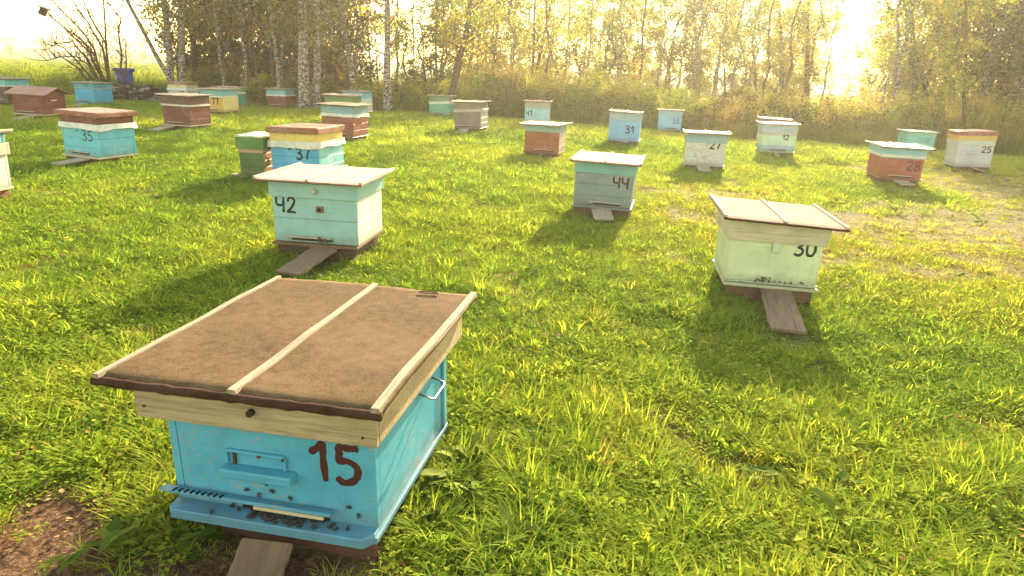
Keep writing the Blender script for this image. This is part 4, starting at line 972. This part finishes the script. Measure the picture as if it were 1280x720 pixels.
def leaves(n, size, spread, seed, hmax=.05, ar=.36):
    g = random.Random(seed); vs = []; fs = []; bt = []
    for k in range(n):
        an = g.uniform(0, 6.283); r = spread*math.sqrt(g.random()); p = Vector((math.cos(an)*r, math.sin(an)*r, g.uniform(.008, hmax))); s_ = size*g.uniform(.5, 1.2); a2 = g.uniform(0, 6.283)
        ax = Vector((math.cos(a2), math.sin(a2), g.uniform(-.1, .5))).normalized(); sd_ = Vector((-math.sin(a2), math.cos(a2), g.uniform(-.3, .3))).normalized(); b0 = len(vs)
        up = Vector((0, 0, s_*.08))
        vs += [tuple(p), tuple(p+ax*s_*.35-sd_*s_*ar+up), tuple(p+ax*s_*.35+sd_*s_*ar+up), tuple(p+ax*s_*.8-sd_*s_*ar*.72+up), tuple(p+ax*s_*.8+sd_*s_*ar*.72+up), tuple(p+ax*s_*1.05), tuple(p+ax*s_*.45)]
        fs += [(b0, b0+6, b0+1), (b0, b0+2, b0+6), (b0+1, b0+6, b0+3), (b0+6, b0+2, b0+4), (b0+3, b0+6, b0+4, b0+5)]; t_ = g.random(); bt += [t_]*7
    return vs, fs, bt
def comb(*a):
    vs, fs, bt = [], [], []
    for v, f, b in a:
        o = len(vs); vs += v; fs += [tuple(i+o for i in q) for q in f]; bt += b
    return vs, fs, bt
def pmesh(name, d, mat):
    me = bpy.data.meshes.new(name); me.from_pydata(d[0], [], d[1]); me.update(); a = me.attributes.new('bt', 'FLOAT', 'POINT'); a.data.foreach_set('value', d[2]); me.materials.append(mat)
    me.polygons.foreach_set('use_smooth', [True]*len(me.polygons)); return bpy.data.objects.new(name, me)
GR = leafmat('grass_blades', [(0, (.10, .20, .026)), (.35, (.235, .335, .036)), (.7, (.39, .44, .055)), (.88, (.42, .40, .05)), (1, (.38, .29, .10))], .62, .006)
WD = leafmat('weed_leaves', [(0, (.10, .16, .018)), (.35, (.23, .28, .032)), (.6, (.38, .37, .06)), (.8, (.44, .32, .10)), (1, (.30, .13, .06))], .65, .01)
LV = leafmat('broad_leaves', [(0, (.05, .10, .015)), (.5, (.14, .20, .025)), (1, (.20, .23, .035))], .45, .015)
DRY = leafmat('dead_leaves', [(0, (.16, .07, .03)), (.5, (.34, .20, .09)), (1, (.34, .25, .13))], .25, .0)
def scatter(name, protos_, X, Y, scale, idx, tint, label, zoff=0., tilt=.12):
    col = bpy.data.collections.new(name+'_kinds')
    for i, p in enumerate(protos_): p.name = 'k%02d' % i; col.objects.link(p)
    n = len(X); Z = gz(X, Y)+zoff
    me = bpy.data.meshes.new(name); me.vertices.add(n); me.vertices.foreach_set('co', np.stack([X, Y, Z], -1).astype('f').ravel())
    g = np.random.default_rng(n); rot = np.stack([g.normal(0, tilt, n), g.normal(0, tilt, n), g.uniform(0, 6.283, n)], -1)
    for nm, ty, va in (('rot', 'FLOAT_VECTOR', rot), ('scl', 'FLOAT', scale), ('tint', 'FLOAT', np.clip(tint, 0, 1)), ('idx', 'INT', idx)):
        a = me.attributes.new(nm, ty, 'POINT'); a.data.foreach_set('vector' if ty == 'FLOAT_VECTOR' else 'value', np.asarray(va).astype('i' if ty == 'INT' else 'f').ravel())
    o = bpy.data.objects.new(name, me); C.objects.link(o); tag(o, label, kind='stuff')
    ng = bpy.data.node_groups.new(name, 'GeometryNodeTree'); ng.interface.new_socket('Geometry', in_out='INPUT', socket_type='NodeSocketGeometry'); ng.interface.new_socket('Geometry', in_out='OUTPUT', socket_type='NodeSocketGeometry')
    N = ng.nodes; gi = N.new('NodeGroupInput'); go = N.new('NodeGroupOutput'); ip = N.new('GeometryNodeInstanceOnPoints'); ci = N.new('GeometryNodeCollectionInfo')
    ci.inputs['Collection'].default_value = col; ci.inputs['Separate Children'].default_value = True; ci.inputs['Reset Children'].default_value = True
    def na(nm, ty): q = N.new('GeometryNodeInputNamedAttribute'); q.data_type = ty; q.inputs['Name'].default_value = nm; return q.outputs['Attribute']
    L = ng.links.new; L(gi.outputs[0], ip.inputs['Points']); L(ci.outputs[0], ip.inputs['Instance']); ip.inputs['Pick Instance'].default_value = True
    L(na('idx', 'INT'), ip.inputs['Instance Index']); L(na('scl', 'FLOAT'), ip.inputs['Scale'])
    er = N.new('FunctionNodeEulerToRotation'); L(na('rot', 'FLOAT_VECTOR'), er.inputs[0]); L(er.outputs[0], ip.inputs['Rotation']); L(ip.outputs[0], go.inputs[0])
    o.modifiers.new('scatter', 'NODES').node_group = ng
    return o
def clear_mask(X, Y, pad=.0, planks=True):
    m = np.ones(len(X), bool)
    for hx, hy, yaw, W, D, s in HIVE_RECTS:
        c, s_ = math.cos(yaw), math.sin(yaw); u = (X-hx)*c+(Y-hy)*s_; v = -(X-hx)*s_+(Y-hy)*c
        m &= ~((abs(u) < W/2+pad) & (v > -pad-(.05 if hy < 4.7 else 0)) & (v < D+pad))
    if planks:
        for x0, y0, x1, y1, pw in PLANKS:
            dx, dy = x1-x0, y1-y0; L2 = dx*dx+dy*dy; L = math.sqrt(L2); t_ = ((X-x0)*dx+(Y-y0)*dy)/L2; dd = abs((X-x0)*dy-(Y-y0)*dx)/L
            m &= ~((t_ > -.1) & (t_ < 1.0+.10/L) & (dd < pw/2+.055))
    return m
def sample(n, y0, y1, k=1.0, lo=None):
    """n points in the camera's wedge, widened so that a step to the side still finds grass"""
    Y = np.sqrt(rng.uniform(y0*y0, y1*y1, n)) if y0 > 0 else rng.uniform(y0, y1, n)
    X = rng.uniform(-1, 1, n)*(np.maximum(Y, .3)*.86+1.2)
    return X, Y
def lawn():
    P_ = []
    for i in range(4): P_.append(pmesh('s', comb(blades(40, .050, .0038, .09, .36, i, 3, .60), leaves(22, .015, .085, i+50, .035)), GR))      # short mixed turf
    for i in range(3): P_.append(pmesh('m', blades(32, .100, .0042, .07, .44, i+10, 4, .70), GR))                 # longer tuft
    for i in range(2): P_.append(pmesh('t', blades(60, .20, .0050, .07, .42, i+20, 6, .80), GR))                 # tussock
    for i in range(2): P_.append(pmesh('c', leaves(34, .021, .09, i+30, .04), GR))                                # clover
    Xs, Ys, Ss, Is, Ts = [], [], [], [], []
    def put(X, Y, S, I, T): Xs.append(X); Ys.append(Y); Ss.append(S); Is.append(I); Ts.append(T)
    for (y0, y1, n, sc0) in ((.55, 3.2, 9500, .95), (3.2, 7, 19000, 1.0), (7, 13, 27000, 1.2), (13, 24.5, 42000, 1.7)):
        X, Y = sample(n, y0, y1); dn = dirt(X, Y); keep = (rng.random(n) > dn*.93) & clear_mask(X, Y) & (Y < edgeY(X)+1.5); X, Y, dn = X[keep], Y[keep], dn[keep]; m = len(X)
        a = fbm(X*1.1+20, Y*1.1); b = fbm(X*.35+2, Y*.35+8); t3 = vn(X*3+9, Y*3)
        r = rng.random(m); I = np.where(r < .60, rng.integers(0, 4, m), np.where(r < .76, rng.integers(9, 11, m), rng.integers(4, 7, m)))
        I = np.where((a > .60) & (rng.random(m) < .35), rng.integers(4, 7, m), I)
        S = sc0*rng.uniform(.65, 1.3, m)*(.75+.7*a)*(1-.45*dn)
        T = .42+(b-.5)*.95+(a-.5)*.35+rng.normal(0, .12, m)+dn*.30 + np.where(rng.random(m) < .06, .35, 0)
        put(X, Y, S, I, T)
    # tussocks, in loose groups
    n = 800; X, Y = sample(n, 1.0, 21); a = fbm(X*.9+31, Y*.9+4)
    k = (a > .50) & clear_mask(X, Y, .03) & (dirt(X, Y) < .35) & (Y < edgeY(X)); X, Y = X[k], Y[k]; m = len(X); put(X, Y, rng.uniform(.32, .85, m), rng.integers(7, 9, m), rng.uniform(.1, .6, m))
    for px, py, s_, n in ((712, 610, .95, 9), (640, 372, .9, 10), (880, 392, .85, 10), (1190, 600, .95, 12), (985, 470, .8, 6), (1040, 515, .7, 6), (600, 690, 1.0, 8), (540, 640, .8, 6), (740, 520, .85, 7), (560, 450, .8, 6), (1130, 680, .8, 6), (680, 640, .8, 5), (820, 470, .8, 8), (1000, 380, .6, 5), (1010, 300, .5, 3), (540, 340, .8, 8), (600, 330, .7, 6), (500, 310, .7, 8), (250, 345, .6, 5)):
        p = gpt(px, py); X = p.x+rng.normal(0, .09+.02*p.y, n); Y = p.y+rng.normal(0, .09+.02*p.y, n); k = clear_mask(X, Y, .03); put(X[k], Y[k], s_*rng.uniform(.6, 1.1, k.sum()), rng.integers(7, 9, k.sum()), rng.uniform(.25, .6, k.sum()))
    # uncut fringe round every hive
    for hx, hy, yaw, W, D, s in HIVE_RECTS:
        n = 170; c, s_ = math.cos(yaw), math.sin(yaw); u = rng.uniform(-W/2-.14, W/2+.14, n); v = rng.uniform(-.12, D+.14, n); out = (abs(u) > W/2) | (v < .05) | (v > D)
        if hy < 3: out &= ~((v < .1) & (u < .38)) & ~(v < -.02)
        u, v = u[out], v[out]; X = hx+u*c-v*s_; Y = hy+u*s_+v*c; k = clear_mask(X, Y, 0.0); X, Y = X[k], Y[k]; m = len(X)
        put(X, Y, rng.uniform(.7, 1.25, m), rng.integers(4, 7, m), rng.uniform(.15, .6, m))
        k2 = rng.random(m) < .10; put(X[k2], Y[k2], rng.uniform(.4, .75, k2.sum()), rng.integers(7, 9, k2.sum()), rng.uniform(.2, .5, k2.sum()))
    scatter('grass', P_, *[np.concatenate(q) for q in (Xs, Ys, Ss, Is, Ts)], 'bright yellow green meadow grass around the hives')
lawn()
def ground_litter():
    P_ = [pmesh('d', leaves(5, .024, .09, 70+i, .02), DRY) for i in range(3)]+[pmesh('x', leaves(2, .032, .03, 80, .02), DRY)]
    X, Y = sample(8000, .6, 14); k = clear_mask(X, Y) & (rng.random(len(X)) < .35+.65*dirt(X, Y)); X, Y = X[k], Y[k]; m = len(X)
    scatter('fallen_leaves', P_, X, Y, rng.uniform(.5, 1.2, m)*np.where(Y < 4, 1, 1.2), rng.integers(0, 4, m), rng.uniform(0, 1, m), 'fallen dry leaves and straw between the grass', zoff=.012)
    P_ = [pmesh('w', leaves(8, .10, .05, 90+i, .06, .19), LV) for i in range(3)]
    Xs, Ys = [], []
    for px, py, n, sp_ in ((520, 585, 12, .07), (550, 560, 10, .08), (505, 632, 7, .05), (575, 590, 8, .10), (232, 668, 3, .04), (205, 395, 5, .10), (560, 600, 8, .14), (180, 690, 2, .1), (20, 480, 5, .15), (920, 600, 5, .2), (640, 690, 5, .12)):
        p = gpt(px, py); Xs.append(p.x+rng.normal(0, sp_, n)); Ys.append(p.y+rng.normal(0, sp_, n))
    X, Y = sample(110, .8, 9); Xs.append(X); Ys.append(Y); X = np.concatenate(Xs); Y = np.concatenate(Ys); k = clear_mask(X, Y, .02); X, Y = X[k], Y[k]; m = len(X)
    scatter('ground_cover', P_, X, Y, rng.uniform(.45, 1.05, m)*np.where((Y < 3) & (rng.random(m) < .4), 1.1, .9), rng.integers(0, 3, m), rng.uniform(0, 1, m), 'broad leaved plantain and clover in the grass')
ground_litter()
def weeds():
    P_ = []
    for i in range(4): P_.append(pmesh('a', comb(blades(18, 1.1, .017, .20, .16, 200+i, 5, .88), leaves(22, .085, .22, 210+i, .8)), WD))       # tall grass
    for i in range(3):  # leafy stems with seed heads
        v = blades(6, 1.3, .014, .14, .08, 220+i, 5, .92); l = leaves(60, .10, .24, 230+i, 1.1); P_.append(pmesh('b', comb(v, l), WD))
    n = 12500; X = rng.uniform(-36, 30, n); e = edgeY(X); dd = rng.exponential(3.2, n); Y = e+dd; k = (Y < e+16) & (abs(X) < Y*.95+3)
    X, Y, e = X[k], Y[k], e[k]; m = len(X); a = fbm(X*.45+3, Y*.45); fr = sm(0, 1.4, Y-e)
    left = sm(-5, -8, X) if False else 1-sm(-9, -4, X)
    S = (.30+.70*fr)*(.15+1.65*a)*(1+.12*sm(-2, 4, X))*rng.uniform(.55, 1.25, m)*(1-.30*left)
    tint = .24+.24*sm(.5, 3, Y-e)+(a-.5)*1.5+(vn(X*1.4, Y*1.1)-.5)*.5+rng.normal(0, .12, m)+.25*sm(2, 7, X)*1.0+.45*sm(4.6, 6, X)*(1-sm(9, 10.5, X))*(1-sm(1.5, 3, Y-e))-.36*left*(1-sm(6, 14, Y-e))
    I = np.where(rng.random(m) < .6, rng.integers(0, 4, m), rng.integers(4, 7, m))
    # denser low fringe
    n2 = 7000; X2 = rng.uniform(-30, 24, n2); Y2 = edgeY(X2)+rng.uniform(-.5, 1.2, n2); S2 = rng.uniform(.18, .42, n2); T2 = rng.normal(.22, .12, n2)+.25*sm(3, 6, X2)*(1-sm(9, 11, X2))
    # golden field on the far left and beyond the right clearing
    n3 = 9000; Y3 = rng.uniform(36, 95, n3); X3 = -Y3*rng.uniform(.45, .95, n3); n4 = 3500; Y4 = rng.uniform(33, 75, n4); X4 = Y4*rng.uniform(.40, .85, n4)
    X = np.concatenate([X, X2, X3, X4]); Y = np.concatenate([Y, Y2, Y3, Y4]); S = np.concatenate([S, S2, rng.uniform(.25, .4, n3), rng.uniform(.3, .5, n4)]); tint = np.concatenate([tint, T2, rng.normal(.0, .10, n3), rng.normal(.45, .08, n4)])
    I = np.concatenate([I, rng.integers(0, 7, n2), rng.integers(0, 4, n3), rng.integers(0, 4, n4)])
    k = ~((abs(X+11.6) < 1.0) & (Y < 22.2)); scatter('tall_weeds', P_, X[k], Y[k], S[k], I[k], tint[k], 'tall uncut grass and autumn weeds before the wood', tilt=.10)
weeds()
def low_bushes():
    pr = []
    for v in range(3):
        g = random.Random(900+v); mb = MB()
        for k in range(7):
            a = g.uniform(0, 6.28); mb.tube([(0, 0, 0), (math.cos(a)*.15, math.sin(a)*.15, .45), (math.cos(a)*.4, math.sin(a)*.4, g.uniform(.8, 1.2))], [.014, .010, .005], 5, False)
        pr.append([(mb.mesh('stems', BROWN, True), crown(950+v*3+j, .15, 1.25, .62, 26, 70, .06, kd, .55, .14)) for j, kd in enumerate(('green', 'gold', 'olive'))])
    g = random.Random(31)
    spots = [(px, 22.6+g.uniform(0, 1), 'low golden bush at the foot of the left birches', 1) for px in (322, 345, 404, 418, 452, 468)]
    spots += [(px, 22.8+g.uniform(0, 1), 'low dark olive bush in the left thicket', 2) for px in (262, 285, 362, 430)]
    spots += [(px, float(edgeY(at(px, 130, 21).x))+g.uniform(.2, 1.4), 'low yellow green bush in the weeds below the middle wood', g.choice((0, 1, 1))) for px in range(500, 880, 27)]
    spots += [(px, float(edgeY(at(px, 150, 18).x))+g.uniform(.1, 1.2), 'low rusty bush in the weeds right of centre', g.choice((1, 2, 2))) for px in (885, 915, 950, 985, 1020, 1045)]
    spots += [(px, float(edgeY(at(px, 150, 16).x))+g.uniform(.1, 1.2), 'low green bush in the weeds behind the right hives', g.choice((0, 0, 1))) for px in (1075, 1100, 1130, 1160, 1190, 1215, 1245, 1275, 1300)]
    for px, Y, lab, j in spots:
        p = at(px+g.uniform(-4, 4), 130, Y); z = float(gz(p.x, Y)); a = pr[g.randint(0, 2)][j]; sc_ = g.uniform(.65, 1.0)
        e = empty('bush', (p.x, Y, z)); e.rotation_euler = (0, 0, g.uniform(0, 6.28)); e.scale = (sc_*g.uniform(.9, 1.3), sc_, sc_*g.uniform(.8, 1.1)); tag(e, lab, 'bush', 'low bushes along the wood edge')
        for n_, m_ in zip(('stems', 'foliage'), a):
            o = bpy.data.objects.new(n_, m_); C.objects.link(o); o.parent = e
low_bushes()
